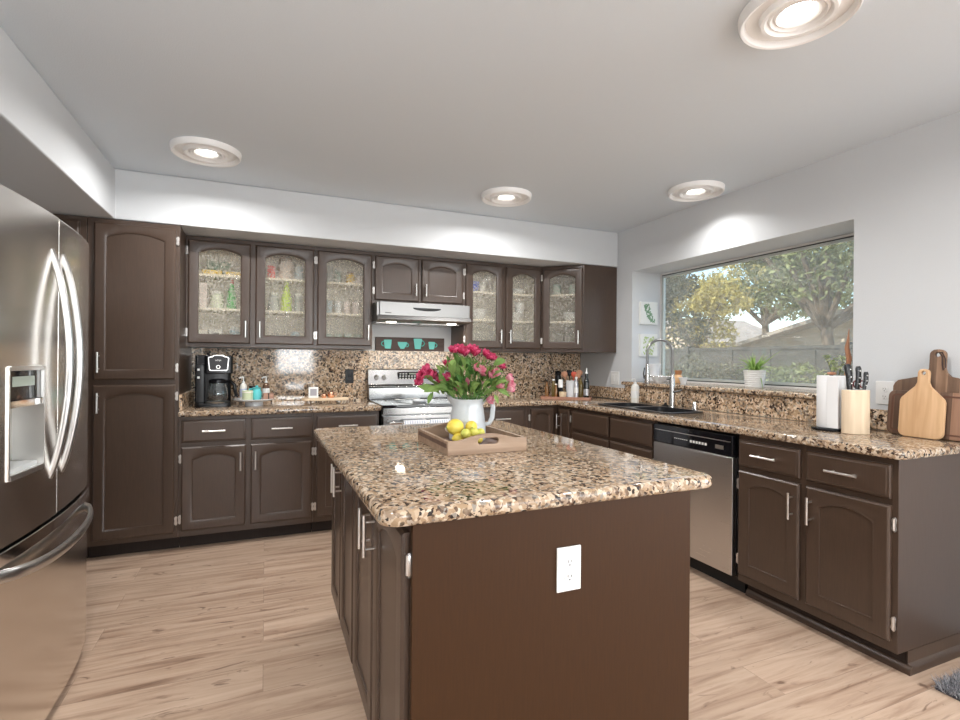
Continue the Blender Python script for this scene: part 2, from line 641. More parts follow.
t = T('pantry_cabinet', 'tall dark brown pantry cabinet with two stacked arched doors beside refrigerator', 'cabinet', (-1.012, YB, 0))
MB().box(0, 0, .09, .493, .6, 2.12).build('carcass', M['cab'], t, bevel=.0015)
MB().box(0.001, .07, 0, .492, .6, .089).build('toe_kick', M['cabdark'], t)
add_door(t, .035, .472, .125, 1.086, 'R', 'T')
add_door(t, .035, .472, 1.12, 2.092, 'R', 'B')

t = base_cab('dark brown base cabinet with two drawers and two doors under the coffee maker', (-.518, YB, 0), 0, .836)
add_drawer(t, .017, .398, .705, .852)
add_drawer(t, .430, .824, .705, .852)
add_door(t, .017, .398, .13, .675, 'L', 'T')
add_door(t, .430, .824, .13, .675, 'R', 'T')

t = base_cab('dark brown base cabinet between range and two-drawer cabinet, partly behind island corner', (.319, YB, 0), 0, .468)
add_drawer(t, .022, .452, .705, .852)
add_door(t, .022, .452, .13, .675, 'L', 'T')

t = base_cab('dark brown single-drawer base cabinet right of the range, behind the vase', (1.556, YB, 0), 0, .48)
add_drawer(t, .025, .455, .705, .852)
add_door(t, .025, .455, .13, .675, 'R', 'T')

# corner base cabinet (L shaped)
t = T('corner_cabinet', 'dark brown corner base cabinet with two narrow doors meeting at inner corner', 'cabinet', (2.037, YB, 0))
x1 = XR - .012 - 2.037
b = MB()
xi = XF - 2.037
b.prism([(0, 0), (xi, 0), (xi, -.21), (x1, -.21), (x1, .6), (0, .6)], .09, .874)
b.build('carcass', M['cab'], t)
b = MB()
b.prism([(0, .07), (xi + .07, .07), (xi + .07, -.21), (x1, -.21), (x1, .6), (0, .6)], 0, .089)
b.build('toe_kick', M['cabdark'], t)
add_door(t, .035, .262, .13, .852, 'L', None)
d = add_door(t, 0, .165, .13, .852, 'R', 'T', name='door')
d.location = (xi - .021, -.03, .13)
d.rotation_euler = (0, 0, -PI / 2)

# right run (local x runs towards the camera)
R = -PI / 2
t = T('base_cabinet', 'dark brown sink base cabinet with two false drawer fronts left of dishwasher', 'cabinet', (XF, 3.605, 0), R)
MB().box(0, 0, .09, .98, .02, .874).box(0, .02, .09, .018, .605, .874).box(.962, .02, .09, .98, .605, .874).box(.018, .02, .09, .962, .605, .11).box(.018, .595, .11, .962, .605, .874).build('carcass', M['cab'], t)
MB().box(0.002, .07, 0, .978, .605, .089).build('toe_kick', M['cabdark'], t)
add_drawer(t, .035, .510, .700, .852, False, name='drawer_front')
add_drawer(t, .528, .968, .700, .852, False, name='drawer_front')
add_door(t, .035, .510, .13, .675, 'L', 'T')
add_door(t, .528, .968, .13, .675, 'R', 'T')

t = base_cab('dark brown base cabinet with two drawers and two doors at the right counter end', (XF, 1.982, 0), R, .749, .61)
add_drawer(t, .010, .346, .712, .850)
add_drawer(t, .377, .727, .712, .850)
add_door(t, .010, .346, .135, .685, 'L', 'T')
add_door(t, .377, .727, .135, .685, 'R', 'T')
MB().box(.744, .07, 0, .7495, .61, .0895).build('end_panel', M['cab'], t)
b = MB()
b.prism([(0, 0), (.016, 0), (.016, .008), (.006, .035), (0, .04)], .07, .61, 'Y')
b.build('base_moulding', M['cab'], t, loc=(.749, 0, 0))
b = MB()
b.prism([(0, 0), (0, .035), (-.006, .03), (-.016, .008), (-.016, 0)], 0, .765, 'X')
b.build('base_moulding', M['cab'], t, loc=(0, .07, 0))

# dishwasher
t = T('dishwasher', 'stainless steel dishwasher with black control panel in the right cabinet run', 'dishwasher', (XF, 2.618, 0), R)
MB().box(.004, .012, .10, .622, .58, .868).build('body', M['black'], t)
MB().box(.006, .07, 0, .62, .5, .099).build('toe_panel', M['blackrub'], t)
MB().box(.006, -.022, .105, .612, .012, .742).build('door', M['steel'], t, bevel=.004)
p = MB().box(.006, -.024, .745, .612, .012, .862).build('control_panel', M['blackgloss'], t, bevel=.005)
b = MB()
for i in range(7):
    b.box(.19 + i * .016, -.0255, .790, .198 + i * .016, -.024, .794)
b.build('indicator_marks', M['trimwhite'], p, loc=(0, 0, 0))
b = MB()
for i in range(6):
    b.box(.315 + i * .022, -.0255, .783, .329 + i * .022, -.024, .797)
b.build('button_marks', M['trimwhite'], p, loc=(0, 0, 0))
MB().box(.50, -.0262, .778, .555, -.024, .800).build('badge', M['nickel'], p)
MB().box(.02, -.0255, .825, .6, -.024, .829).build('seam_line', M['nickel'], p)

# ------------------------------------------------------------------ countertops and backsplash
me = plate('granite_countertop', [[(-.517, 4.405), (-.517, 3.785), (.797, 3.785), (.797, 4.405)]], .038, M['granite'], .012)
tag(put('granite_countertop', me, None, (0, 0, .876)), 'short speckled granite countertop left of the range under coffee maker', 'countertop')
hole = rrect(2.45, 2.62, 2.77, 3.02, .07)[::-1]
hole2 = rrect(2.45, 3.06, 2.77, 3.38, .07)[::-1]
outl = [(1.553, 4.405), (1.553, 3.785), (2.315, 3.785)] + [(2.315, 1.235)] + arc(2.345, 1.235, .03, 180, 270, 5) + [(XR - .003, 1.205), (XR - .003, 4.405)]
outl.remove((2.315, 1.235))
me = plate('granite_countertop', [outl, hole, hole2], .038, M['granite'], .012)
tag(put('granite_countertop', me, None, (0, 0, .876)), 'long L-shaped speckled granite countertop running past sink to the right end', 'countertop')
b = MB()
b.box(-.517, 4.408, .9, XR - .003, 4.428, 1.335)
tag(b.build('granite_backsplash', M['granite_splash']), 'full-height speckled granite backsplash on the back wall', 'backsplash')
b = MB()
b.box(XR - .024, 3.66, .916, XR - .002, 4.406, 1.02)
tag(b.build('granite_backsplash', M['granite_splash'], bevel=.003), 'low granite backsplash strip under white switch plate', 'backsplash')
b = MB()
b.box(XR - .024, 1.21, .916, XR - .002, 1.74, 1.02)
tag(b.build('granite_backsplash', M['granite_splash'], bevel=.003), 'low granite backsplash strip behind knife block and cutting boards', 'backsplash')
b = MB()
b.box(XR - .045, 1.745, .916, XR - .002, 3.655, 1.048)
tag(b.build('granite_backsplash', M['granite_splash']), 'raised granite backsplash below the window ledge behind faucet', 'backsplash')
me = plate('window_ledge', [[(XR - .075, 1.735), (XR - .002, 1.735), (XR - .002, 1.79), (WX - .02, 1.79), (WX - .02, WY1 - .004), (XR - .002, WY1 - .004), (XR - .002, 3.665), (XR - .075, 3.665)]], .032, M['granite_edge'], .01)
tag(put('granite_window_ledge', me, None, (0, 0, 1.052)), 'granite ledge inside the window recess above the sink', 'window ledge')
# small upstand at left end beside pantry
b = MB()
b.box(-.516, 3.80, .916, -.497, 4.405, 1.02)
tag(b.build('granite_side_splash', M['granite_splash'], bevel=.003), 'low granite side strip against pantry cabinet beside coffee maker', 'backsplash')

# ------------------------------------------------------------------ upper cabinets
def upper_cab(label, loc, w, z0, z1, doors, glass=True, rz=0., depth=.322):
    """doors: list of (x0,x1,hinge)"""
    t = T('upper_cabinet', label, 'cabinet', loc, rz)
    h = z1 - z0
    b = MB()
    if glass:
        b.box(0, .02, 0, .018, depth, h).box(w - .018, .02, 0, w, depth, h).box(.018, .02, 0, w - .018, depth, .018).box(.018, .02, h - .018, w - .018, depth, h)
        b.box(.018, depth - .008, .018, w - .018, depth, h - .018)
    else:
        b.box(0, .02, 0, w, depth, h)
    b.build('carcass', M['cab'], t)
    # face frame
    b = MB()
    xs = [0] + [v for d in doors for v in (d[0] + .025, d[1] - .025)] + [w]
    for i in range(0, len(xs), 2):
        b.box(xs[i], 0, 0, xs[i + 1], .02, h)
    for i in range(1, len(xs) - 1, 2):
        b.box(xs[i], 0, 0, xs[i + 1], .02, .045).box(xs[i], 0, h - .045, xs[i + 1], .02, h)
    b.build('face_frame', M['cab'], t)
    if glass:
        b = MB()
        b.box(.019, depth - .014, .019, w - .019, depth - .009, h - .019).box(.019, .022, .019, .023, depth - .014, h - .019)
        b.box(w - .023, .022, .019, w - .019, depth - .014, h - .019).box(.023, .022, .019, w - .023, depth - .014, .024)
        b.box(.023, .022, h - .024, w - .023, depth - .014, h - .019)
        b.build('lining', M['cream'], t)
        for z in (.265, .51):
            MB().box(.024, .03, z, w - .024, depth - .015, z + .016).build('shelf', M['shelf'], t)
    for x0, x1, hg in doors:
        add_door(t, x0, x1, .025, h - .028, hg, 'B', glass, hl=.12 if h > .5 else .10)
    return t


UZ = 1.34
upper_cab('dark brown two-door glass upper cabinet above coffee maker beside pantry', (-.518, YU, UZ), .866, UZ, 2.12, [(.012, .412, 'L'), (.446, .855, 'R')])
upper_cab('dark brown single-door glass upper cabinet just left of range hood', (.349, YU, UZ), .438, UZ, 2.12, [(.014, .428, 'L')])
upper_cab('short dark brown upper cabinet with two solid arched doors above range hood', (.788, YU, 1.712), .782, 1.712, 2.12, [(.014, .377, 'L'), (.402, .768, 'R')], False)
upper_cab('dark brown two-door glass upper cabinet just right of range hood', (1.571, YU, UZ), .762, UZ, 2.12, [(.012, .366, 'L'), (.395, .748, 'R')])
# diagonal corner
ax, ay, bx, by = 2.335, YU, 2.615, 3.832
dl = math.hypot(bx - ax, by - ay)
dang = math.atan2(by - ay, bx - ax)
t = T('corner_upper_cabinet', 'dark brown diagonal corner upper cabinet with one glass door and plain side', 'cabinet', (ax, ay, UZ))
hh = 2.12 - UZ
xw, yw = XR - .003 - ax, YW - .004 - ay
cpoly = [(0.001, 0), (bx - ax, by - ay), (xw, by - ay), (xw, yw), (0.001, yw)]
ins = [(.02, .012), (bx - ax + .008, by - ay + .02), (xw - .01, by - ay + .02), (xw - .01, yw - .01), (.02, yw - .01)]
b = MB()
b.prism(cpoly, 0, .02).prism(cpoly, hh - .02, hh)
b.box(bx - ax, by - ay, .02, xw, by - ay + .018, hh - .02)
b.box(.001, .0, .02, .018, yw, hh - .02).box(xw - .006, by - ay + .018, .02, xw, yw, hh - .02).box(.018, yw - .006, .02, xw - .006, yw, hh - .02)
b.build('carcass', M['cab'], t)
b = MB()
b.box(.019, .02, .02, .023, yw - .007, hh - .02).box(bx - ax + .02, by - ay + .019, .02, xw - .007, by - ay + .023, hh - .02)
b.box(xw - .011, by - ay + .023, .02, xw - .007, yw - .011, hh - .02).box(.023, yw - .011, .02, xw - .011, yw - .007, hh - .02)
b.prism(ins, .0205, .024)
b.build('lining', M['cream'], t)
for z in (.265, .51):
    MB().prism(ins, z, z + .016).build('shelf', M['shelf'], t)
b = MB()
b.box(0, 0, 0, .036, .02, hh).box(dl - .036, 0, 0, dl, .02, hh).box(.036, 0, 0, dl - .036, .02, .045).box(.036, 0, hh - .045, dl - .036, .02, hh)
b.build('face_frame', M['cab'], t, rot=(0, 0, dang))
d = add_door(t, 0, dl - .024, .025, hh - .028, 'L', 'B', True, hl=.12)
d.location = (.012 * math.cos(dang) + .021 * math.sin(dang), .012 * math.sin(dang) - .021 * math.cos(dang), .025)
d.rotation_euler = (0, 0, dang)

# ------------------------------------------------------------------ island
IY0, IY1 = 1.14, 2.67
t = T('kitchen_island', 'brown kitchen island cabinet with doors on its sides and plain front panel', 'island', (.325, 1.165, 0))
MB().box(0, .012, .085, .850, 1.44, .874).build('carcass', M['cab'], t)
M['panel'] = cabinet_paint('island_panel_paint', (.042, .016, .004), .5)
MB().box(-.003, 0, .002, .856, .012, .874).build('front_panel', M['panel'], t, bevel=.001)
MB().box(.05, .012, 0, .79, 1.40, .085).build('toe_kick', M['cabdark'], t)
for (a, c_, hg) in ((.03, .385, 'R'), (.40, .755, 'L'), (.775, 1.10, 'R'), (1.115, 1.42, 'L')):
    # left side: viewed from the left, x runs towards the camera
    w_ = c_ - a
    d = add_door(t, 0, w_, .115, .845, hg, 'T')
    d.location = (-.021, c_, .115)
    d.rotation_euler = (0, 0, -PI / 2)
for (a, c_, hg) in ((.03, .385, 'L'), (.40, .755, 'R'), (.775, 1.10, 'L'), (1.115, 1.42, 'R')):
    w_ = c_ - a
    d = add_door(t, 0, w_, .115, .845, hg, 'T')
    d.location = (.871, a, .115)
    d.rotation_euler = (0, 0, PI / 2)
me = plate('granite_countertop', [[(.245 + x * math.cos(.014) - y * math.sin(.014), IY0 + x * math.sin(.014) + y * math.cos(.014)) for x, y in rrect(-.004, -.004, 1.037, IY1 - IY0, .05)]], .038, M['granite'], .014, 3)
tag(put('granite_island_top', me, None, (0, 0, .876)), 'glossy speckled granite top on the kitchen island with rounded corners', 'countertop')


def outlet(name, label, loc, rz, w=.072, h=.118, plate_m=None, face_m=None, kind='outlet'):
    """faces local -Y"""
    pm, fm = plate_m or M['white'], face_m or M['white']
    t = T(name, label, 'outlet' if kind == 'outlet' else 'light switch', loc, rz)
    MB().box(-w / 2, -.006, -h / 2, w / 2, 0, h / 2).build('cover_plate', pm, t, bevel=.002)
    if kind == 'outlet':
        n_ = 1 if w < .09 else 2
        for q in range(n_):
            cx = 0 if n_ == 1 else (-.023 + .046 * q)
            for s_ in (-1, 1):
                b = MB()
                b.prism(arc(0, 0, .0155, 0, 360, 20)[:-1], -.0085, -.006, 'Y')
                f = b.build('socket', fm, t, loc=(cx, 0, s_ * .0195))
                b = MB()
                b.box(-.0065, -.0090, -.002, -.0045, -.0083, .006).box(.0045, -.0090, -.002, .0065, -.0083, .005).cyl((0, -.0090, -.008), (0, -.0083, -.008), .0022, seg=8)
                b.build('slots', M['black'], f)
    else:
        for cx in (-.023, .023):
            MB().box(cx - .016, -.0085, -.032, cx + .016, -.006, .032).build('rocker', fm, t, bevel=.001)
    return t


outlet('power_outlet', 'white double-socket power outlet on the island front panel', (.751, 1.1645, .706), 0, .074, .118)
outlet('power_outlet', 'white power outlet on right wall between knife block and cutting boards', (XR - .0005, 1.625, 1.108), -PI / 2, .085, .12)
outlet('light_switch', 'white double light switch on wall beside corner upper cabinet', (XR - .0005, 3.845, 1.105), -PI / 2, .115, .12, kind='switch')
outlet('power_outlet', 'black power outlet on granite backsplash left of the range', (.655, 4.4075, 1.115), 0, .07, .118, M['black'], M['blackgloss'])

# ------------------------------------------------------------------ refrigerator
FY, FHW = 2.218, .445
t = T('refrigerator', 'stainless steel french-door refrigerator with ice dispenser and bottom freezer drawer', 'refrigerator', (-.70, FY, 0), 0)


def bow(y):          # x of front surface at local y
    return .030 * (1 - (y / FHW) ** 2)


def bow_slab(y0, y1, z0, z1, depth=.06, n=14, cut=None):
    pts = [(bow(y0 + (y1 - y0) * i / n), y0 + (y1 - y0) * i / n) for i in range(n + 1)]
    pts = pts + [(-depth, y1), (-depth, y0)]
    return [(a, c) for a, c in pts]


MB().box(-.80, -FHW + .01, .03, -.07, FHW - .01, 1.72).build('body', M['fridgeside'], t, bevel=.004)
MB().box(-.60, -FHW + .03, 0, -.02, FHW - .03, .03).build('kick_plate', M['blackrub'], t)
me = MB().prism(bow_slab(.004, FHW, 0, 0), .712, 1.745).mesh('door', M['fridge'])
rd = put('door', me, t, bevel=.004)
rd['label'] = 'right refrigerator door'
# left door with dispenser recess: slab pieces around the opening
dy0, dy1, dz0, dz1 = -.330, -.118, .905, 1.222
b = MB()
b.prism(bow_slab(-FHW, dy0, 0, 0), .712, 1.745)
b.prism(bow_slab(dy1, -.004, 0, 0), .712, 1.745)
b.prism(bow_slab(dy0, dy1, 0, 0), .712, dz0)
b.prism(bow_slab(dy0, dy1, 0, 0), dz1, 1.745)
ld = b.build('door', M['fridge'], t)
ld['label'] = 'left refrigerator door with ice and water dispenser'
b = MB()
b.prism(bow_slab(dy0, dy1, 0, 0, .06), dz0, dz0 + .001)
b.box(-.062, dy0, dz0, -.058, dy1, dz1)
M['dispgrey'] = mat('dispenser_grey', (.62, .63, .62), .35)
b.build('dispenser_recess', M['dispgrey'], ld)
b = MB()
for (a, c_, e, f_) in ((dy0 - .003, dy0 + .005, dz0 - .008, dz1 + .008), (dy1 - .005, dy1 + .003, dz0 - .008, dz1 + .008)):
    b.box(-.05, a, e, bow((a + c_) / 2) + .004, c_, f_)
for (e, f_) in ((dz0 - .010, dz0 + .006), (dz1 - .004, dz1 + .010)):
    b.prism([(x + .004, y) if x > -.05 else (x, y) for x, y in bow_slab(dy0 + .008, dy1 - .008, 0, 0)], e, f_)
b.build('dispenser_frame', M['nickel'], ld)
b = MB()
b.prism([(x - .006, y) if x > -.05 else (x, y) for x, y in bow_slab(dy0 + .009, dy1 - .009, 0, 0)], 1.13, dz1 - .005)
b.build('dispenser_panel', M['blackgloss'], ld)
b = MB()
b.prism([(x - .0045, y) if x > -.05 else (.0, y) for x, y in bow_slab(dy0 + .035, dy1 - .05, 0, 0)], 1.170, 1.200)
M['lcd'] = mat('display_grey', (.35, .40, .34), .3)
b.build('display', M['lcd'], ld)
b = MB()
b.prism([(x + .002, y) if x > -.05 else (x, y) for x, y in bow_slab(dy0 + .009, dy1 - .009, 0, 0)], 1.108, 1.128)
b.build('dispenser_trim', M['chrome'], ld)
b = MB()
b.prism([(x - .012, y) if x > -.05 else (x, y) for x, y in bow_slab(dy0 + .01, dy1 - .01, 0, 0)], dz0 + .006, dz0 + .020)
b.build('drip_tray', M['dispgrey'], ld)
# chrome strip added to imitate the bright reflection in the door gap
MB().box(-.05, -.003, .74, bow(0) - .002, .003, 1.74).build('gap_reflection_strip', M['chrome'], t)
# freezer drawer
me = MB().prism(bow_slab(-FHW, FHW, 0, 0), .045, .672).mesh('freezer_drawer', M['fridge'])
fd = put('freezer_drawer', me, t, bevel=.004)
MB().prism([(x + .008, y) if x > -.05 else (x, y) for x, y in bow_slab(-FHW, FHW, 0, 0)], .664, .704).build('drawer_lip', M['chrome'], fd, bevel=.003)


def bowed(y, z0, z1, out, r, par):
    pts = []
    for i in range(17):
        u = i / 16
        s_ = (2 * u - 1)
        x = bow(y) - .004 + out * (1 - s_ ** 4 * 1.0) ** .9 if abs(s_) < 1 else bow(y) - .006
        pts.append((x, y, z0 + (z1 - z0) * u))
    MB().tube(pts, r, 10, (1.0, 1.0)).build('handle', M['fridgehandle'], par)


M['fridgehandle'] = mat('handle_steel', (.56, .55, .54), .30, 1.)
def dhandle(y, z0, z1, out, par):
    pts = []
    for i in range(21):
        s_ = 2 * i / 20 - 1
        x = bow(y) - .006 + (out + .006) * math.cos(s_ * PI / 2) ** .75
        pts.append((x, y, z0 + (z1 - z0) * i / 20))
    MB().tube(pts, .0095, 12, (1.2, .9), up=(0, 1, 0)).build('handle', M['fridgehandle'], par)


dhandle(-.058, .85, 1.625, .050, ld)
dhandle(.045, .85, 1.625, .050, rd)
pts = []
for i in range(25):
    s_ = 2 * i / 24 - 1
    y = s_ * .385
    x = bow(y) - .008 + .052 * (max(0, 1 - s_ ** 4)) ** .5
    pts.append((x, y, .640 - .03 * (1 - s_ * s_)))
MB().tube(pts, .014, 12, (.65, 1.35), up=(0, 0, 1)).build('handle', M['fridgehandle'], fd)

# ------------------------------------------------------------------ range
t = T('kitchen_range', 'stainless steel electric range with black glass cooktop and rear control panel', 'range', (.801, 3.78, 0))
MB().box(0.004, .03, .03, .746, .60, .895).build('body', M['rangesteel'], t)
MB().box(.02, .06, 0, .73, .55, .03).build('base', M['blackrub'], t)
MB().box(.002, -.012, .897, .748, .56, .918).build('cooktop', M['blackgloss'], t, bevel=.004)
for (x, y, r) in ((.2, .13, .095), (.55, .13, .075), (.2, .4, .075), (.55, .4, .095)):
    b = MB()
    b.ring([(r, .9182), (r, .9186), (r - .003, .9186), (r - .003, .9182)], (x, y, 0), 32)
    b.build('burner_ring', M['dispgrey'], t)
MB().box(.006, -.012, .845, .744, .03, .895).build('front_rail', M['rangesteel'], t, bevel=.004)
dr = MB().box(.006, -.018, .26, .744, .03, .838).build('oven_door', M['rangesteel'], t, bevel=.006)
MB().box(.12, -.0205, .36, .63, -.018, .66).build('window', M['blackgloss'], dr)
MB().tube([(.05, -.018, .79), (.055, -.06, .79), (.08, -.068, .79), (.67, -.068, .79), (.695, -.06, .79), (.70, -.018, .79)], .012).build('handle', M['chrome'], dr)
MB().box(.006, -.014, .06, .744, .03, .25).build('storage_drawer', M['rangesteel'], t, bevel=.006)
bg = MB()
bg.prism([(.56, .918), (.618, .918), (.618, 1.172), (.600, 1.180), (.575, 1.172), (.553, 1.045), (.53, 1.03)], 0.0, .75, 'X')
bgo = bg.build('backguard', M['rangesteel'], t, bevel=.003)
MB().prism([(.556, .92), (.556, 1.02), (.535, 1.03), (.528, .93), (.53, .918)], 0.004, .746, 'X').build('backguard_skirt', M['rangesteel'], t)
for x in (.07, .135, .615, .68):
    k = MB()
    k.lathe([(.0, -.026), (.016, -.026), (.019, -.018), (.021, 0), (0, 0)], (0, 0, 0), 18, 'Y')
    k.box(-.003, -.031, -.017, .003, -.02, .017)
    k.build('knob', M['steel'], bgo, loc=(x, .566, 1.105), rot=(.17, 0, 0))
kp = MB().box(.255, -.004, -.045, .56, .002, .045).build('control_display', M['blackgloss'], bgo, loc=(0, .562, 1.108), rot=(.17, 0, 0))
b = MB()
for i in range(11):
    for j in range(4):
        if 3 <= i <= 6 and j == 3:
            continue
        b.box(.268 + i * .026, -.0048, -.036 + j * .02, .284 + i * .026, -.004, -.026 + j * .02)
b.build('key_marks', M['dispgrey'], kp)
MB().box(.352, -.005, .024, .436, -.004, .036).build('clock', M['lcd'], kp)
MB().box(.35, -.003, -.062, .43, .002, -.055).build('maker_mark', M['dispgrey'], bgo, loc=(0, .555, 1.108), rot=(.17, 0, 0))

# towels on the oven handle
def towel_mat():
    m = mat('striped_towel', (.8, .8, .8), .85)
    n = N(m)
    tc = n('TexCoord').outputs['Object']
    wv = n('TexWave', {'Vector': tc, 'Scale': 17.}, bands_direction='X')
    c = n.ramp(wv.outputs[0], [(0, (.88, .87, .86)), (.70, (.88, .87, .86)), (.78, (.30, .36, .48))])
    n.link(c, n.b.inputs['Base Color'])
    return m


M['towel'] = towel_mat()
for i, (x, w_, lab) in enumerate(((.150, .175, 'blue-striped white dish towel hanging left on the oven handle'), (.345, .185, 'blue-striped white dish towel hanging right on the oven handle'))):
    pr_ = [(-.020, .33), (-.018, .02), (-.0145, .004), (-.008, .0145), (0, .0185), (.008, .0145), (.0145, .004), (.016, -.02), (.017, .30)]
    out = [(-.0185, -.33), (-.0185, -.03), (-.0155, .004), (-.009, .0145), (0, .0178), (.009, .0145), (.0155, .004), (.0185, -.03), (.0185, -.25)]
    inn = [(-.0155, -.33), (-.0155, -.03), (-.0130, .002), (-.0075, .0115), (0, .0145), (.0075, .0115), (.0130, .002), (.0155, -.03), (.0155, -.25)]
    b = MB()
    b.prism(out + inn[::-1], 0, w_, 'X')
    o = b.build('dish_towel', M['towel'], None, loc=(.801 + x, 3.78 - .068, .79))
    tag(o, lab, 'towel')
MBs = MB()
MBs.lathe([(0, 0), (.05, 0), (.058, .008), (.06, .018), (.055, .018), (.05, .008), (0, .005)], (0, 0, 0), 24)
MBs.box(.045, -.016, .010, .13, .016, .018)
tag(MBs.build('spoon_rest', M['whitegloss'], None, loc=(1.14, 3.95, .9192), rot=(0, 0, .1)), 'white spoon rest lying on the black cooktop', 'spoon rest')
MBs = MB()
MBs.tube([(0, 0, 0), (.10, .0, .012), (.16, 0, .014)], [.005, .004, .004], 8)
MBs.ball((-.02, 0, 0), .024, 1.2, .8, .3)
tag(MBs.build('cooking_spoon', M['dispgrey'], None, loc=(1.02, 4.10, .929), rot=(0, 0, -.5)), 'grey cooking spoon lying behind spoon rest on cooktop', 'spoon')

# hood
t = T('range_hood', 'stainless steel under-cabinet range hood with vent slot and two lamps', 'range hood', (.792, 4.424, 1.56))
b = MB()
b.prism([(-.49, .045), (-.47, .045), (-.47, .15), (-.49, .15)], 0.02, .752, 'X')
b.build('front_panel', M['hoodsteel'], t, bevel=.002)
b = MB()
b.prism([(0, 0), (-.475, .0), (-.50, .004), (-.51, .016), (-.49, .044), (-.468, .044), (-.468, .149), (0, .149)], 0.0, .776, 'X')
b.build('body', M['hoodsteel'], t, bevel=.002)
b = MB()
for x0, x1 in ((.03, .375), (.40, .745)):
    b.box(x0, -.30, -.004, x1, -.06, 0)
b.build('filter', M['steel'], t)
b = MB()
b.prism(arc(.40, .108, .115, 180, 360, 12, .020) + [(.515, .112), (.285, .112)], -.4925, -.489, 'Y')
b.build('vent_slot', M['black'], t)
M['hoodlamp'] = mat('hood_lamp_lens', (.9, .9, .85), .3, emit=(1, .93, .8), es=7.)
for x in (.13, .64):
    b = MB()
    b.lathe([(0, -.006), (.036, -.006), (.042, 0), (0, 0)], (x, -.40, 0), 20)
    l = b.build('lamp', M['hoodlamp'], t)
    a = area('hood_light', (.792 + x, 4.024, 1.545), (0, 0, -1), .07, .07, 1.2, (1, .88, .72), 'DISK')
    a.parent = None
MB().box(.06, -.4905, .062, .11, -.489, .068).build('maker_mark', M['fridgeside'], t)
# cup sign on the ledge of the backsplash
t = T('cup_sign', 'dark wooden sign with four teal cups under the range hood', 'sign', (.875, 4.408, 1.3365))
M['darkwood'] = wood('dark_sign_wood', (.07, .045, .04), (.11, .075, .065), .6, 'X')
MB().box(0, 0, 0, .625, .018, .118).build('board', M['darkwood'], t, bevel=.001)
M['teal'] = mat('teal_enamel', (.10, .56, .50), .35)
M['tealpale'] = mat('pale_teal_enamel', (.20, .70, .64), .35)  # second, paler teal, not used by the cups


def cup_shape(b, x, w0, w1, h, rim, handle):
    zc = .018
    n = 8
    pts = [(x - w0 / 2, zc), (x + w0 / 2, zc), (x + w1 / 2, zc + h * .5), (x + w1 / 2 + rim, zc + h), (x - w1 / 2 - rim, zc + h), (x - w1 / 2, zc + h * .5)]
    b.prism(pts, -.006, 0, 'Y')
    s_ = handle
    hx = x + s_ * (w1 / 2 + .002)
    r = h * .26
    pts = [(hx + s_ * r * 1.1 * math.sin(a), -.004, zc + h * .55 + r * math.cos(a)) for a in [PI * i / 8 for i in range(9)]]
    b.tube(pts, .004, 8)


for args in ((.105, .05, .062, .078, .003, -1), (.235, .03, .072, .060, .006, 1), (.375, .052, .066, .092, .006, 1), (.505, .045, .056, .066, .003, 1)):
    b = MB()
    cup_shape(b, *args)
    b.build('painted_cup', M['teal'], t)

# ------------------------------------------------------------------ ceiling lamps
M['lens'] = mat('lamp_lens', (1, 1, 1), .3, emit=(1, .95, .86), es=9.)
M['medal'] = mat('medallion_white', (.93, .93, .92), .35)
lamps = [((-.318, 3.272), 'round stepped white ceiling light at far left near soffit corner'), ((1.575, 3.285), 'round stepped white ceiling light in centre in front of range hood'),
         ((2.70, 2.64), 'round stepped white ceiling light close to right wall above the window'), ((1.625, 1.155), 'large-looking round stepped ceiling light nearest viewer, cut by the top edge')]
prof = [(0, -.004), (.050, -.004), (.056, -.016), (.066, -.022), (.074, -.016), (.082, -.026), (.090, -.020), (.100, -.032), (.110, -.032), (.117, -.014), (.158, -.010), (.164, -.030), (.172, -.033), (.178, -.026), (.181, 0), (0, 0)]
med = MB().lathe(prof, (0, 0, 0), 48).mesh('medallion', M['medal'], 50)
lens = MB().lathe([(0, -.0075), (.04, -.007), (.052, -.0045), (0, -.0042)], (0, 0, 0), 24).mesh('lens', M['lens'])
for (x, y), lab in lamps:
    t = T('ceiling_light', lab, 'ceiling light', (x, y, CZ - .0005))
    put('medallion', med, t)
    put('lens', lens, t)
    area('lamp_and_fill_light', (x, y, CZ - .04), (0, 0, -1), .11, .11, 4.6 if x > 2 else 15.5, (1, .98, .965), 'DISK', 136 if x > 2 else 168)
for x, y in ((-.4, .9), (-.4, -1.4), (1.6, -1.4), (3.9, -1.4)):  # unseen extra ceiling lights, added without fixtures
    area('lamp_and_fill_light', (x, y, CZ - .01), (0, 0, -1), .11, .11, 15, (1, .98, .965), 'DISK')

# ------------------------------------------------------------------ window
M['winframe'] = mat('window_frame_metal', (.62, .66, .63), .4, .3)
M['gasket'] = mat('dark_gasket', (.03, .04, .04), .5)
t = bpy.data.objects.new('window_1', None)
COL.objects.link(t)
S(t, 'wide kitchen window above the sink')
z0, z1, y0, y1 = 1.084, WZ1 - .001, WY0 + .001, WY1 - .001
gx = WX - .022


def ring(e0, e1, x0, x1, name, m, par):
    b = MB()
    b.box(x0, y0 + e0, z0 + e0, x1, y0 + e1, z1 - e0).box(x0, y1 - e1, z0 + e0, x1, y1 - e0, z1 - e0)
    b.box(x0, y0 + e1, z0 + e0, x1, y1 - e1, z0 + e1).box(x0, y0 + e1, z1 - e1, x1, y1 - e1, z1 - e0)
    return b.build(name, m, par, bevel=.001)


ring(0, .014, gx - .012, gx + .02, 'window_frame', M['trimwhite'], t)
ring(.014, .022, gx - .004, gx + .018, 'gasket', M['gasket'], t)
ring(.022, .040, gx - .008, gx + .016, 'window_frame', M['winframe'], t)
MB().box(gx + .003, y0 + .038, z0 + .038, gx + .008, y1 - .038, z1 - .038).build('window_pane', M['pane'], t)

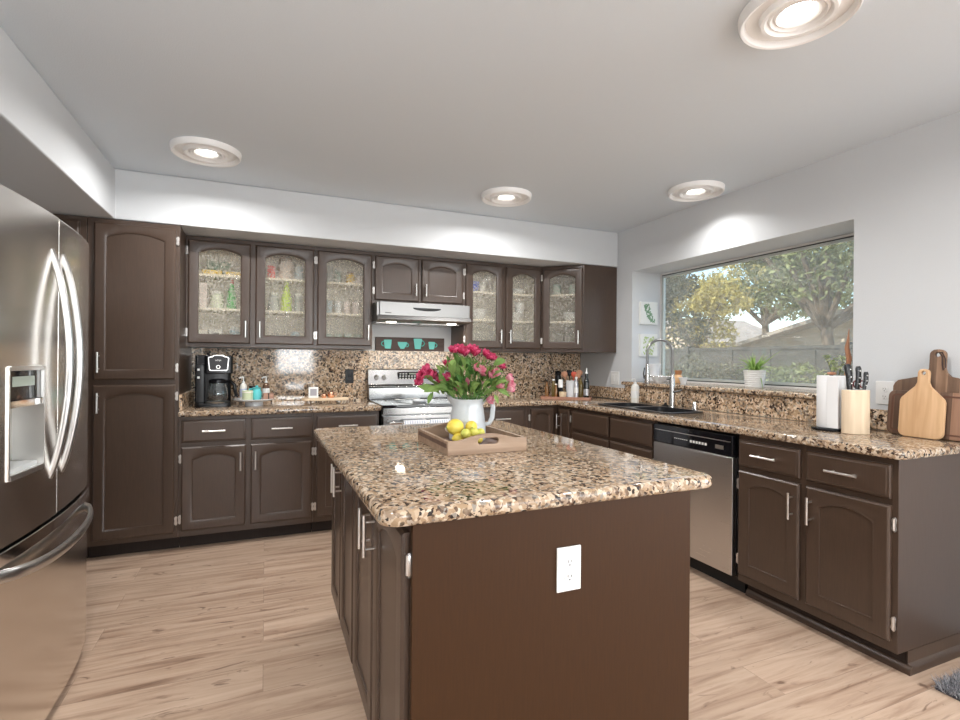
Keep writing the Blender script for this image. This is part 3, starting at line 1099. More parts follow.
# ------------------------------------------------------------------ outdoors
def grass_mat():
    m = mat('dry_ground', (.35, .27, .19), .9)
    n = N(m)
    no = n('TexNoise', {'Vector': n('TexCoord').outputs['Object'], 'Scale': 3., 'Detail': 6.})
    n.link(n.ramp(no.outputs[0], [(.3, (.22, .19, .12)), (.7, (.46, .38, .28))]), n.b.inputs['Base Color'])
    return m


S(MB().box(XFAR + .11, -14, -.2, 60, 60, -.1).build('ground', grass_mat()), 'dry yard ground outside the window')
S(MB().box(WX + .005, .35, -.2, XFAR + .1, 30, -.08).build('patio_slab', mat('concrete', (.42, .40, .37), .85)), 'concrete patio outside the window')
M['fence'] = mat('grey_fence', (.055, .050, .042), .8)
t = T('block_fence', 'long grey yard fence beyond the kitchen window', 'fence', (9.3, 3, -.1))
b = MB()
for i in range(24):
    b.box(-.05, i * .9 - 4, 0, .0, i * .9 - 4 + .88, 1.62)
b.build('fence_panel', M['fence'], t)
MB().box(-.07, -4, 1.62, .03, 17.6, 1.68).build('cap_rail', M['fence'], t)
for i in range(5):
    MB().box(-.09, i * 3.6 - 1, 0, .02, i * 3.6 - .86, 1.72).build('post', M['fence'], t)

# neighbouring house
M['stucco'] = mat('tan_stucco', (.50, .42, .34), .9)
M['rooft'] = mat('roof_tiles', (.34, .29, .25), .85)
M['fascia'] = mat('fascia', (.75, .60, .50), .7)
t = T('neighbour_house', 'tan neighbouring house with low gabled roof behind the yard fence', 'house', (14.5, 10.0, -.1))
MB().prism([(-4.6, 0), (2.0, 0), (2.0, 1.9), (-1.3, 2.62), (-4.6, 1.9)], 0, 7, 'X').build('wall', M['stucco'], t)
b = MB()
b.loops([[(-.5, 2.6, 1.72), (-.5, -1.3, 2.68), (-.5, -5.2, 1.72), (-.5, -5.2, 1.82), (-.5, -1.3, 2.80), (-.5, 2.6, 1.82)],
         [(7.4, 2.6, 1.72), (7.4, -1.3, 2.68), (7.4, -5.2, 1.72), (7.4, -5.2, 1.82), (7.4, -1.3, 2.80), (7.4, 2.6, 1.82)]])
b.build('roof', M['rooft'], t)
MB().box(-.6, -5.4, 1.68, -.5, -1.4, 1.86).build('fascia', M['fascia'], t)
t = T('neighbour_house', 'distant pale house seen low between the trees left of the gabled roof', 'house', (24, 27, -.1))
MB().prism([(-4, 0), (4, 0), (4, 2.6), (0, 4.2), (-4, 2.6)], 0, 8, 'X').build('wall', mat('pink_stucco', (.72, .56, .46), .9), t)
b = MB()
b.loops([[(-.4, 4.4, 2.4), (-.4, 0, 4.2), (-.4, -4.4, 2.4), (-.4, -4.4, 2.55), (-.4, 0, 4.38), (-.4, 4.4, 2.55)],
         [(8.4, 4.4, 2.4), (8.4, 0, 4.2), (8.4, -4.4, 2.4), (8.4, -4.4, 2.55), (8.4, 0, 4.38), (8.4, 4.4, 2.55)]])
b.build('roof', M['rooft'], t)


def leaf_mat(name, c1, c2):
    m = mat(name, c1, .6, spec=.2)
    n = N(m)
    ge = n('NewGeometry')
    c = n.ramp(ge.outputs['Random Per Island'], [(0, c1), (1, c2)])
    n.link(c, n.b.inputs['Base Color'])
    out = [x for x in m.node_tree.nodes if x.type == 'OUTPUT_MATERIAL'][0]
    tl = n('BsdfTranslucent', {'Color': c})
    mx = n('MixShader', {0: .35, 1: n.b.outputs[0], 2: tl.outputs[0]})
    n.link(mx.outputs[0], out.inputs[0])
    return m


M['leafg'] = leaf_mat('green_leaves', (.13, .15, .06), (.34, .36, .18))
M['leafy'] = leaf_mat('yellow_leaves', (.34, .28, .08), (.62, .52, .20))
M['leafd'] = leaf_mat('dark_leaves', (.09, .09, .06), (.24, .23, .15))
M['bark'] = wood('bark', (.10, .07, .05), (.2, .15, .11), .9)


def foliage(name, blobs, n, size, m, par, seed):
    r = np.random.RandomState(seed)
    B = np.array(blobs, float)            # x y z rx ry rz
    wt = (B[:, 3] * B[:, 4] * B[:, 5]) ** .66
    idx = r.choice(len(B), n, p=wt / wt.sum())
    d = r.normal(size=(n, 3))
    d /= np.linalg.norm(d, axis=1)[:, None]
    rad = r.uniform(.55, 1.05, n) ** .6
    P = B[idx, :3] + d * B[idx, 3:6] * rad[:, None]
    u = r.normal(size=(n, 3)); u /= np.linalg.norm(u, axis=1)[:, None]
    v = np.cross(u, r.normal(size=(n, 3))); v /= np.linalg.norm(v, axis=1)[:, None]
    s = size * r.uniform(.6, 1.3, n)[:, None]
    V = np.stack([P - u * s, P - v * s * .4, P + u * s, P + v * s * .4], 1).reshape(-1, 3)
    me = bpy.data.meshes.new(name)
    me.from_pydata([tuple(x) for x in V], [], [(4 * i, 4 * i + 1, 4 * i + 2, 4 * i + 3) for i in range(n)])
    me.materials.append(m)
    o = bpy.data.objects.new(name, me)
    COL.objects.link(o)
    o.parent = par
    return o


def tree(label, loc, trunk_h, trunk_r, blobs, n, size, m, seed):
    t = T('tree', label, 'tree', loc)
    b = MB()
    b.tube([(0, 0, -.0), (.05, .03, trunk_h * .5), (.0, .1, trunk_h)], [trunk_r, trunk_r * .8, trunk_r * .6], 10)
    for bl in blobs:
        b.tube([(0, .1, trunk_h * .8), (bl[0] * .6, bl[1] * .6, (trunk_h + bl[2]) / 2), bl[:3]], [trunk_r * .5, trunk_r * .3, trunk_r * .12], 6)
    b.build('trunk', M['bark'], t)
    foliage('foliage', blobs, n, size, m, t, seed)


def rb(n, cx, cy, cz, sx, sy, sz, r, seed):
    q = random.Random(seed)
    return [(cx + q.uniform(-sx, sx), cy + q.uniform(-sy, sy), cz + q.uniform(-sz, sz), r * q.uniform(.7, 1.2), r * q.uniform(.7, 1.2), r * q.uniform(.5, .9)) for _ in range(n)]


tree('large grey-green tree whose crown fills the right half of the window', (11.2, 7.2, -.1), 2.6, .16, rb(15, .2, .3, 4.4, 1.4, 2.3, 1.1, .95, 1), 9500, .085, M['leafg'], 1)
tree('yellow-green tree in the middle of the window view', (13.6, 13.2, -.1), 2.2, .13, rb(13, 0, 0, 3.2, 1.1, 1.8, 1.1, .85, 2), 8000, .08, M['leafy'], 2)
tree('dark leafy tree at the left side of the window view', (9.9, 11.6, -.1), 2.0, .14, rb(11, 0, .6, 2.9, 1.0, 1.5, .9, .8, 3), 10000, .07, M['leafd'], 3)
tree('far grey-green tree rising behind the neighbouring roof', (22.5, 17.5, -.1), 4, .22, rb(12, 0, 0, 5.2, 2.2, 3.6, 1.4, 1.5, 4), 9000, .14, M['leafg'], 4)
for (x, y, lab, m_) in ((8.4, 8.75, 'dark shrub against fence at the left of the window view', 'leafd'), (8.45, 7.55, 'bushy green shrub against the fence behind spider plant', 'leafd'),
                        (8.45, 6.1, 'low green shrub against fence behind the paper towel roll', 'leafg')):
    t = T('shrub', lab, 'shrub', (x, y, -.1))
    bl = rb(8, 0, 0, .85, .25, .85, .45, .42, int(x * y)) if y > 8 else rb(6, 0, 0, .72, .22, .55, .32, .38, int(x * y))
    b = MB()
    for q in bl:
        b.tube([(0, 0, 0), q[:3]], [.02, .008], 6)
    b.build('stems', M['bark'], t)
    foliage('foliage', bl, 2600, .045, M[m_], t, int(y * 7))

# ------------------------------------------------------------------ things on the back-left counter
CT = .9145
t = T('coffee_maker', 'black drip coffee maker with glass carafe at left end of back counter', 'coffee maker', (-.345, 4.13, CT), .06)
b = MB()
b.prism(rrect(-.115, -.12, .115, .13, .03), 0, .028)
b.prism(rrect(-.115, .01, .115, .13, .03), .028, .25)
b.prism(rrect(-.115, -.05, -.052, .05, .01), .028, .30)
b.build('body', M['black'], t, bevel=.004)
MB().prism(rrect(-.115, -.03, .0, .125, .015), .25, .365).build('water_tank', M['blackgloss'], t, bevel=.003)
hd = MB().prism(rrect(-.055, -.115, .125, .12, .02), .235, .362).build('brew_head', M['black'], t, bevel=.006)
fp = [(x * .72 + .012, z * .80 + .020) for x, z in [(-.052, .010), (-.042, 0), (.102, 0), (.112, .010), (.122, .112), (.112, .122), (.085, .126), (.075, .138), (-.015, .138), (-.025, .126), (-.052, .122), (-.062, .112)]]
cxm, czm = .033, .073
inn = [(cxm + (x - cxm) * .92, czm + (z - czm) * .90) for x, z in fp]
b = MB()
b.loops([[(x, -.122, z + .236) for x, z in fp], [(x, -.126, z + .236) for x, z in fp], [(x, -.126, z + .236) for x, z in inn], [(x, -.122, z + .236) for x, z in inn]], closed=True)
b.build('chrome_bezel', M['nickel'], hd)
b = MB()
b.prism([(x, z + .236) for x, z in inn], -.123, -.115, 'Y')
M['panelgrey'] = mat('charcoal_panel', (.02, .02, .022), .45)
b.build('control_panel', M['panelgrey'], hd)
b = MB().ring([(.0095, -.0015), (.0095, .0), (.013, .0), (.013, -.0015)], (.032, -.123, .283), 24, 'Y')
b.build('dial_ring', M['nickel'], hd)
cu = bpy.data.curves.new('mark', 'FONT')
cu.body = 'NINJA'
cu.size = .014
cu.extrude = .0004
cu.align_x = 'CENTER'
tmp = bpy.data.objects.new('tmp', cu)
COL.objects.link(tmp)
me = bpy.data.meshes.new_from_object(tmp.evaluated_get(bpy.context.evaluated_depsgraph_get()))
bpy.data.objects.remove(tmp)
me.materials.clear()
me.materials.append(M['white'])
put('lettering', me, hd, (.032, -.1236, .325), (PI / 2, 0, 0))
b = MB().lathe([(0, .028), (.076, .028), (.078, .034), (0, .036)], (.028, -.05, 0), 28)
b.build('warming_plate', M['nickel'], t)
b = MB().lathe([(0, 0), (.058, 0), (.066, .02), (.069, .05), (.062, .09), (.052, .115), (.052, .13), (.050, .13), (.050, .115), (.060, .09), (.067, .05), (.064, .02), (.056, .003), (0, .003)], (0, 0, 0), 28)
cf = b.build('carafe', M['clear'], t, loc=(.028, -.05, .038))
MB().lathe([(0, .004), (.055, .004), (.063, .02), (.0655, .045), (0, .045)], (0, 0, 0), 24).build('coffee', mat('coffee', (.03, .012, .006), .1), cf)
MB().lathe([(0, .128), (.056, .128), (.056, .150), (.03, .158), (0, .158)], (0, 0, 0), 24).build('lid', M['black'], cf)
MB().tube([(.052, 0, .135), (.085, -.01, .140), (.108, -.012, .115), (.112, -.012, .07), (.118, -.012, .03)], [.009, .012, .013, .012, .008], 10).build('handle', M['black'], cf)
MB().box(-.10, -.0515, .20, -.085, -.0505, .215).build('button', M['dispgrey'], t)
MB().box(-.10, -.0515, .255, -.085, -.0505, .27).build('button', M['dispgrey'], t)

# cake stand
t = T('cake_stand', 'white pedestal cake stand with bottles on the back counter beside coffee maker', 'stand', (-.075, 4.10, CT))
MB().lathe([(0, 0), (.062, 0), (.062, .03), (.055, .034), (0, .034)], (0, 0, 0), 32).build('pedestal', M['whitegloss'], t)
MB().lathe([(0, .032), (.12, .034), (.138, .046), (.138, .050), (.12, .044), (0, .042)], (0, 0, 0), 40).build('plate', M['whitegloss'], t)
ZS = CT + .043


def pump_bottle(label, loc, r, h, m, ml):
    t = T('pump_bottle', label, 'bottle', loc)
    MB().lathe([(0, 0), (r, 0), (r, h * .8), (r * .8, h * .93), (r * .4, h), (0, h)], (0, 0, 0), 20).build('bottle', m, t)
    MB().lathe([(r + .0008, h * .15), (r + .0008, h * .65), (r - .001, h * .66), (r - .001, h * .14)], (0, 0, 0), 20).build('sticker', ml, t)
    b = MB()
    b.cyl((0, 0, h), (0, 0, h + .012), r * .42).cyl((0, 0, h + .012), (0, 0, h + .045), .004).tube([(0, 0, h + .045), (-.022, -.012, h + .043), (-.028, -.015, h + .035)], .0045, 8)
    b.build('pump', M['white'], t)
    return t


M['paleblue'] = mat('pale_blue_label', (.55, .60, .74), .5)
M['brownglass'] = mat('brown_glass', (.12, .06, .03), .12, coat=.4)
M['offwhite'] = mat('off_white', (.78, .76, .70), .5)
pump_bottle('pale pump bottle with lilac label at left rear of white cake stand', (-.150, 4.16, ZS), .024, .118, M['offwhite'], M['paleblue'])
pump_bottle('clear brown pump bottle with white label at right rear of white cake stand', (.005, 4.17, ZS), .025, .118, M['brownglass'], M['white'])
t = T('candle_jar', 'pale green candle jar at front left of the cake stand', 'candle', (-.118, 4.045, ZS))
M['palegreen'] = mat('pale_green_wax', (.60, .66, .44), .3, coat=.3)
MB().lathe([(0, 0), (.034, 0), (.036, .005), (.036, .068), (.034, .070), (0, .066)], (0, 0, 0), 24).build('jar', M['palegreen'], t)
MB().lathe([(.0362, .055), (.0372, .055), (.0372, .062), (.0362, .062)], (0, 0, 0), 24).build('rim_band', M['cream'], t)
t = T('creamer', 'turquoise ceramic creamer jug in the middle of the cake stand', 'jug', (-.058, 4.08, ZS))
M['turq'] = mat('turquoise_glaze', (.12, .60, .62), .2, coat=.4)
MB().lathe([(0, 0), (.028, 0), (.036, .02), (.034, .055), (.026, .075), (.032, .088), (.028, .088), (.023, .075), (.03, .05), (0, .04)], (0, 0, 0), 24).build('body', M['turq'], t)
MB().tube([(-.028, 0, .078), (-.048, 0, .078), (-.052, 0, .055), (-.034, 0, .035)], .005, 8).build('handle', M['turq'], t)
MB().ball((0, 0, .096), .012, 1, 1, .8).build('knob', M['turq'], t)
t = T('soap_box', 'small brown box at front right of the cake stand', 'box', (.02, 4.07, ZS), .1)
M['kraft'] = mat('kraft_brown', (.42, .24, .17), .6)
MB().box(-.036, -.025, 0, .036, .025, .048).build('box', M['kraft'], t, bevel=.003)
MB().box(-.004, -.0258, 0, .004, -.025, .048).build('strap', M['cabdark'], t)
t = T('dark_tin', 'small dark green tin behind turquoise creamer on cake stand', 'tin', (-.085, 4.165, ZS))
MB().lathe([(0, 0), (.026, 0), (.026, .085), (0, .085)], (0, 0, 0), 20).build('tin', mat('dark_green', (.02, .05, .04), .3), t)
MB().lathe([(0, .085), (.028, .085), (.028, .097), (0, .097)], (0, 0, 0), 20).build('lid', M['black'], t)

# riser board
M['lightwood'] = wood('light_maple', (.66, .49, .33), (.80, .64, .45), .45, 'X')
t = T('riser_board', 'light wood riser board on little feet at middle of back counter', 'board', (.43, 4.13, CT))
me = plate('board', [rrect(-.175, -.075, .175, .075, .045)], .018, M['lightwood'], .004)
put('board', me, t, (0, 0, .024))
for x in (-.10, .10):
    for y in (-.045, .045):
        MB().ball((x, y, .012), .0125, 1, 1, 1).build('foot', M['nickel'], t)
t = T('framed_print', 'small white framed print standing on the light riser board', 'picture', (.345, 4.15, CT + .0425), 0)
b = MB()
b.loops([[(x, y, z) for x, z in rrect(-.036, 0, .036, .084, .002, 1)] for y in (0, .008)])
b.build('frame', M['white'], t, rot=(-.12, 0, 0))
b = MB()
rq = random.Random(4)
for i in range(9):
    for j in range(10):
        if rq.random() < .55:
            b.box(-.022 + i * .005, -.0012, .018 + j * .005, -.022 + i * .005 + .0045, -.0002, .018 + j * .005 + .0045)
b2 = MB().box(-.024, -.0012, .016, .024, -.0002, .069)
M['greyprint'] = mat('grey_print', (.36, .35, .38), .6)
b2.build('print', M['greyprint'], t, rot=(-.12, 0, 0))
b.bm.free()
M['copper'] = mat('copper', (.85, .48, .32), .25, 1.)
t = T('copper_cup', 'small copper cup on the right part of the riser board', 'cup', (.475, 4.135, CT + .0425))
MB().lathe([(0, 0), (.02, 0), (.026, .015), (.024, .045), (.022, .045), (.024, .015), (.018, .003), (0, .003)], (0, 0, 0), 22).build('bowl', M['copper'], t)
MB().tube([(.024, 0, .038), (.042, 0, .034), (.042, 0, .018), (.024, 0, .012)], .003, 8).build('handle', M['copper'], t)
t = T('copper_cup', 'tiny copper cup left of the larger one on riser board', 'cup', (.42, 4.12, CT + .0425))
MB().lathe([(0, 0), (.014, 0), (.018, .012), (.017, .03), (.015, .03), (.016, .012), (.012, .003), (0, .003)], (0, 0, 0), 20).build('bowl', M['copper'], t)

# ------------------------------------------------------------------ corner tray
TA = -math.radians(38)
ex, ey = math.cos(TA), math.sin(TA)
TC = (2.52, 3.96)


def tp(s, t_):
    return (TC[0] + s * ex - t_ * ey, TC[1] + s * ey + t_ * ex)


M['coppertray'] = wood('red_wood_tray', (.34, .16, .10), (.48, .26, .18), .35, 'X')
t = T('serving_tray', 'reddish wood tray holding bottles and utensils in the counter corner', 'tray', (TC[0], TC[1], CT), TA)
put('tray_base', plate('tray_base', [rrect(-.225, -.11, .225, .11, .03)], .012, M['coppertray'], .003), t, (0, 0, 0))
o_ = rrect(-.225, -.11, .225, .11, .03)
i_ = rrect(-.217, -.102, .217, .102, .024)[::-1]
put('tray_rim', plate('tray_rim', [o_, i_], .012, M['coppertray'], .002), t, (0, 0, .012))
ZT = CT + .0125


def bottle(name, label, loc, r, h, neck, m, capm, label_m=None, sticker=(.2, .5)):
    t = T(name, label, 'bottle', loc)
    MB().lathe([(0, 0), (r, 0), (r, h * .58), (r * .9, h * .66), (neck, h * .78), (neck, h * .93), (0, h * .93)], (0, 0, 0), 20).build('bottle', m, t)
    if capm:
        MB().lathe([(0, h * .92), (neck * 1.25, h * .92), (neck * 1.25, h), (0, h)], (0, 0, 0), 16).build('cap', capm, t)
    if label_m:
        MB().lathe([(r + .0006, h * sticker[0]), (r + .0006, h * sticker[1]), (r - .001, h * sticker[1]), (r - .001, h * sticker[0])], (0, 0, 0), 20).build('sticker', label_m, t)
    return t


M['olive'] = mat('olive_oil', (.15, .10, .02), .08, coat=.5)
M['darkglass'] = mat('dark_wine_glass', (.008, .010, .008), .06, coat=.5)
M['silver'] = mat('silver_foil', (.6, .6, .62), .3, .8)
bottle('oil_bottle', 'small amber oil bottle with dark cap, leftmost on corner tray', (*tp(-.175, -.02), ZT), .017, .155, .009, M['amber'], M['black'])
bottle('oil_bottle', 'amber oil bottle with white cap, second from left on corner tray', (*tp(-.120, .02), ZT), .017, .165, .010, M['olive'], M['white'])
bottle('oil_bottle', 'short golden oil bottle in front of black pepper mill on corner tray', (*tp(-.090, -.035), ZT), .014, .125, .009, M['amber'], M['white'])
t = T('pepper_mill', 'tall black pepper mill behind white spice grinder on corner tray', 'pepper mill', (*tp(-.085, .075), ZT))
MB().lathe([(0, 0), (.030, 0), (.026, .06), (.024, .12), (.030, .17), (.026, .2), (0, .2)], (0, 0, 0), 20).build('body', M['black'], t)
MB().lathe([(0, .2), (.028, .202), (.030, .225), (.018, .238), (0, .24)], (0, 0, 0), 20).build('turning_head', M['black'], t)
t = T('spice_grinder', 'white and black spice grinder left of the white utensil crock', 'grinder', (*tp(-.052, .00), ZT))
MB().lathe([(0, 0), (.020, 0), (.020, .09), (0, .09)], (0, 0, 0), 20).build('jar', M['black'], t)
MB().lathe([(0, .09), (.021, .09), (.021, .155), (.017, .163), (0, .163)], (0, 0, 0), 20).build('cap', M['white'], t)
t = T('salt_bowl', 'small cream bowl at the front of corner tray', 'bowl', (*tp(-.025, -.062), ZT))
MB().lathe([(0, 0), (.024, 0), (.033, .02), (.035, .055), (.031, .055), (.029, .02), (0, .006)], (0, 0, 0), 24).build('bowl', mat('cream_glaze', (.78, .62, .42), .35), t)
t = T('utensil_crock', 'white crock full of wooden utensils on the corner tray', 'crock', (*tp(.045, .035), ZT))
MB().lathe([(0, 0), (.050, 0), (.054, .15), (.056, .155), (.051, .155), (.048, .01), (0, .01)], (0, 0, 0), 28).build('crock', M['whitegloss'], t)
M['spoonwood'] = wood('spoon_wood', (.30, .13, .07), (.45, .22, .13), .5)
UT = [((-.020, 0), (-.075, .01, .235), .020, 'a'), ((-.005, .01), (-.03, .03, .25), .019, 'b'), ((.01, .0), (.02, .02, .235), .018, 'c'), ((.02, .01), (.075, .01, .25), .019, 'd'), ((.02, -.01), (.060, -.02, .215), .017, 'e')]
for i, ((x, y), tipp, r, k) in enumerate(UT):
    c = tp(.045 + x * 0, .035)
    lab = ['wooden spatula leaning furthest left in white utensil crock', 'dark slotted spoon standing in white crock between the wooden utensils', 'short red-handled utensil in the middle of white crock',
           'wooden spoon leaning right in the white crock beside wine bottle', 'smaller wooden spoon leaning right, in front, in the white crock'][i]
    m_ = [M['spoonwood'], M['black'], mat('red_silicone', (.55, .08, .04), .4), M['spoonwood'], M['spoonwood']][i]
    b = MB()
    p0 = Vector((x * .5, y * .5, .016))
    p1 = Vector(tipp)
    b.tube([p0, p0.lerp(p1, .78)], .0055, 8)
    e_ = p0.lerp(p1, .75)
    b.tube([e_, e_.lerp(p1, .35), e_.lerp(p1, .75), p1], [.006, r * 1.35, r * 1.45, r * .7], 12, (1, .28), up=(0, 1, 0))
    o = b.build('cooking_utensil', m_, None, loc=(c[0], c[1], ZT), rot=(0, 0, TA))
    tag(o, lab, 'utensil')
bottle('vinegar_bottle', 'slim clear bottle with white top in front of utensil crock', (*tp(.090, -.035), ZT), .020, .19, .010, M['silver'], M['white'], M['white'], (.25, .5))
bottle('wine_bottle', 'short dark green bottle between crock and tall black bottle', (*tp(.125, .04), ZT), .024, .20, .011, M['olive'], M['black'])
t = bottle('wine_bottle', 'tall black bottle with pourer, rightmost on the corner tray', (*tp(.178, .0), ZT), .026, .235, .013, M['darkglass'], None, M['silver'], (.1, .35))
MB().lathe([(0, .215), (.012, .215), (.014, .225), (.006, .235), (.005, .262), (.003, .272), (0, .272)], (0, 0, 0), 14).build('pourer', M['white'], t)

# ------------------------------------------------------------------ sink, faucet
t = T('kitchen_sink', 'black double-bowl drop-in sink below the window', 'sink', (2.61, 3.0, .874))
M['sink'] = mat('black_composite', (.02, .02, .022), .3)
put('rim', plate('rim', [rrect(-.185, -.405, .172, .405, .08), rrect(-.150, -.370, .150, .010, .06)[::-1], rrect(-.150, .070, .150, .370, .06)[::-1]], .008, M['sink'], .002), t, (0, 0, .0405))
for (y0_, y1_) in ((2.62, 3.02), (3.06, 3.38)):
    ly0, ly1 = y0_ - 3.0, y1_ - 3.0
    o1 = rrect(-.163, ly0 - .003, .163, ly1 + .003, .072)
    i1 = rrect(-.150, ly0 + .010, .150, ly1 - .010, .06)
    b = MB()
    b.loops([[(x, y, .044) for x, y in rrect(-.157, ly0 + .003, .157, ly1 - .003, .068)], [(x, y, .046) for x, y in rrect(-.152, ly0 + .008, .152, ly1 - .008, .063)], [(x, y, -.15) for x, y in rrect(-.146, ly0 + .014, .146, ly1 - .014, .06)]], cap0=False)
    bo = b.build('basin', M['sink'], t)
    MB().lathe([(0, -.149), (.04, -.149), (.042, -.146), (.03, -.147), (0, -.147)], (0, (ly0 + ly1) / 2, 0), 20).build('drain', M['chrome'], bo)

t = T('kitchen_faucet', 'tall brushed spring-neck faucet behind the sink', 'faucet', (2.80, 2.95, CT))
M['brnickel'] = mat('faucet_nickel', (.55, .54, .53), .25, 1.)
M['spring'] = mat('faucet_spring', (.38, .38, .38), .35, 1.)
MB().lathe([(0, 0), (.028, 0), (.028, .008), (.022, .014), (.019, .22), (.014, .235), (.014, .25), (0, .25)], (0, 0, 0), 24).build('body', M['brnickel'], t)
AX, AY = -.86, .51      # spout direction
ad = math.hypot(AX, AY)
AX, AY = AX / ad, AY / ad
RA = .090
pts = [(0, 0, .24), (0, 0, .42)] + [(AX * (RA - RA * math.cos(a)), AY * (RA - RA * math.cos(a)), .42 + RA * math.sin(a)) for a in [PI * i / 16 for i in range(1, 17)]] + [(AX * 2 * RA, AY * 2 * RA, .32)]
MB().tube(pts, .0065, 10).build('hose', M['spring'], t)
# spring coil
coil = []
P_ = [Vector(p) for p in pts]
seglen = [0]
for i in range(1, len(P_)):
    seglen.append(seglen[-1] + (P_[i] - P_[i - 1]).length)
tot = seglen[-1]
turns = 62
side = Vector((-AY, AX, 0))
for k in range(turns * 8 + 1):
    s_ = tot * k / (turns * 8)
    i = max(j for j in range(len(seglen)) if seglen[j] <= s_ + 1e-9)
    i = min(i, len(P_) - 2)
    f_ = (s_ - seglen[i]) / (seglen[i + 1] - seglen[i])
    p = P_[i].lerp(P_[i + 1], f_)
    d_ = (P_[i + 1] - P_[i]).normalized()
    n_ = side.cross(d_)
    a = 2 * PI * k / 8
    coil.append(tuple(p + (side * math.cos(a) + n_ * math.sin(a)) * .0105))
MB().tube(coil, .0024, 5).build('spring_coil', M['spring'], t)
hx, hy = AX * 2 * RA, AY * 2 * RA
MB().lathe([(0, .175), (.016, .175), (.019, .195), (.014, .25), (.011, .33), (0, .33)], (hx, hy, 0), 18).build('spray_head', M['brnickel'], t)
MB().tube([(hx + AX * .02, hy + AY * .02, .30), (hx + AX * .028, hy + AY * .028, .25), (hx + AX * .022, hy + AY * .022, .215)], .004, 8).build('spray_lever', M['black'], t)
b = MB()
b.tube([(0, 0, .235), (hx * .5, hy * .5, .235), (hx * .93, hy * .93, .238)], .005, 10)
b.ring([(.017, .228), (.021, .228), (.021, .246), (.017, .246)], (hx, hy, 0), 16)
b.build('support_arm', M['brnickel'], t)
MB().tube([(.0, -.016, .12), (.0, -.04, .125), (.01, -.085, .135)], [.012, .008, .006], 10).build('handle', M['brnickel'], t)
t = T('soap_dispenser', 'white soap pump bottle standing left of the faucet', 'soap dispenser', (2.83, 3.40, CT))
MB().lathe([(0, 0), (.031, 0), (.033, .01), (.033, .13), (.026, .15), (.012, .158), (0, .158)], (0, 0, 0), 24).build('bottle', M['offwhite'], t)
MB().lathe([(.0336, .045), (.0336, .10), (.032, .10), (.032, .045)], (0, 0, 0), 24).build('sticker', M['white'], t)
MB().cyl((0, 0, .157), (0, 0, .172), .012).cyl((0, 0, .172), (0, 0, .20), .004).tube([(0, 0, .2), (-.028, .0, .2), (-.038, 0, .19)], .0045, 8).build('pump', M['white'], t)
t = T('sink_air_gap', 'small chrome cylinder on the counter right of faucet', 'air gap', (2.86, 2.79, CT))
MB().lathe([(0, 0), (.021, 0), (.021, .006), (.016, .01), (.016, .052), (.012, .058), (0, .058)], (0, 0, 0), 20).build('cap', M['chrome'], t)
t = T('sink_stopper', 'small dark sink stopper lying beside the faucet base', 'stopper', (2.85, 3.07, CT))
MB().lathe([(0, 0), (.026, 0), (.028, .008), (.012, .014), (.009, .03), (0, .032)], (0, 0, 0), 18).build('stopper', M['blackrub'], t)

# ------------------------------------------------------------------ things on the window ledge
ZL = 1.0845
M['rib'] = mat('ribbed_white_pot', (.78, .78, .76), .4)
t = T('spider_plant', 'spider plant with arching leaves in ribbed white pot on window ledge', 'potted plant', (3.14, 2.53, ZL))
prof = [(0, 0), (.055, 0)]
for i in range(8):
    prof += [(.056 + i * .0016, .004 + i * .0145), (.060 + i * .0016, .008 + i * .0145), (.060 + i * .0016, .014 + i * .0145)]
prof += [(.071, .122), (.064, .122), (.060, .105), (0, .105)]
MB().lathe(prof, (0, 0, 0), 32).build('pot', M['rib'], t)
M['soil'] = mat('soil', (.05, .035, .025), .9)
MB().lathe([(0, .1055), (.059, .1055), (.05, .110), (0, .112)], (0, 0, 0), 20).build('soil', M['soil'], t)


def blade_leaf(b, base, d, length, up, droop, w_):
    """arching strap leaf"""
    d = Vector(d).normalized()
    s_ = d.cross(Vector((0, 0, 1))).normalized()
    n_ = 9
    L, Rr, Cc = [], [], []
    for i in range(n_ + 1):
        u = i / n_
        p = Vector(base) + d * length * u * .8 + Vector((0, 0, up * u - droop * u * u))
        ww = w_ * (math.sin(PI * min(1, u * .85 + .15)) ** .7) * (1 - u ** 4) + .0004
        L.append(b.bm.verts.new(p - s_ * ww + Vector((0, 0, ww * .5))))
        Cc.append(b.bm.verts.new(p))
        Rr.append(b.bm.verts.new(p + s_ * ww + Vector((0, 0, ww * .5))))
    for i in range(n_):
        b.bm.faces.new((L[i], Cc[i], Cc[i + 1], L[i + 1]))
        b.bm.faces.new((Cc[i], Rr[i], Rr[i + 1], Cc[i + 1]))


def leafm(name, c1, c2, rough=.4):
    m = leaf_mat(name, c1, c2)
    return m


M['spider'] = leafm('spider_leaf', (.20, .38, .06), (.45, .62, .20))
b = MB()
rq = random.Random(11)
for i in range(80):
    a = rq.uniform(0, 2 * PI)
    ln = rq.uniform(.07, .16)
    blade_leaf(b, (.012 * math.cos(a), .012 * math.sin(a), .108), (math.cos(a) * .6, math.sin(a), 0), ln, rq.uniform(.10, .22), rq.uniform(.04, .15), .0032)
blade_leaf(b, (0, -.01, .108), (-.2, -1, 0), .30, .20, .05, .004)
blade_leaf(b, (0, -.01, .108), (-.3, -.9, 0), .12, .10, .28, .004)
b.build('leaves', M['spider'], t, angle=0)

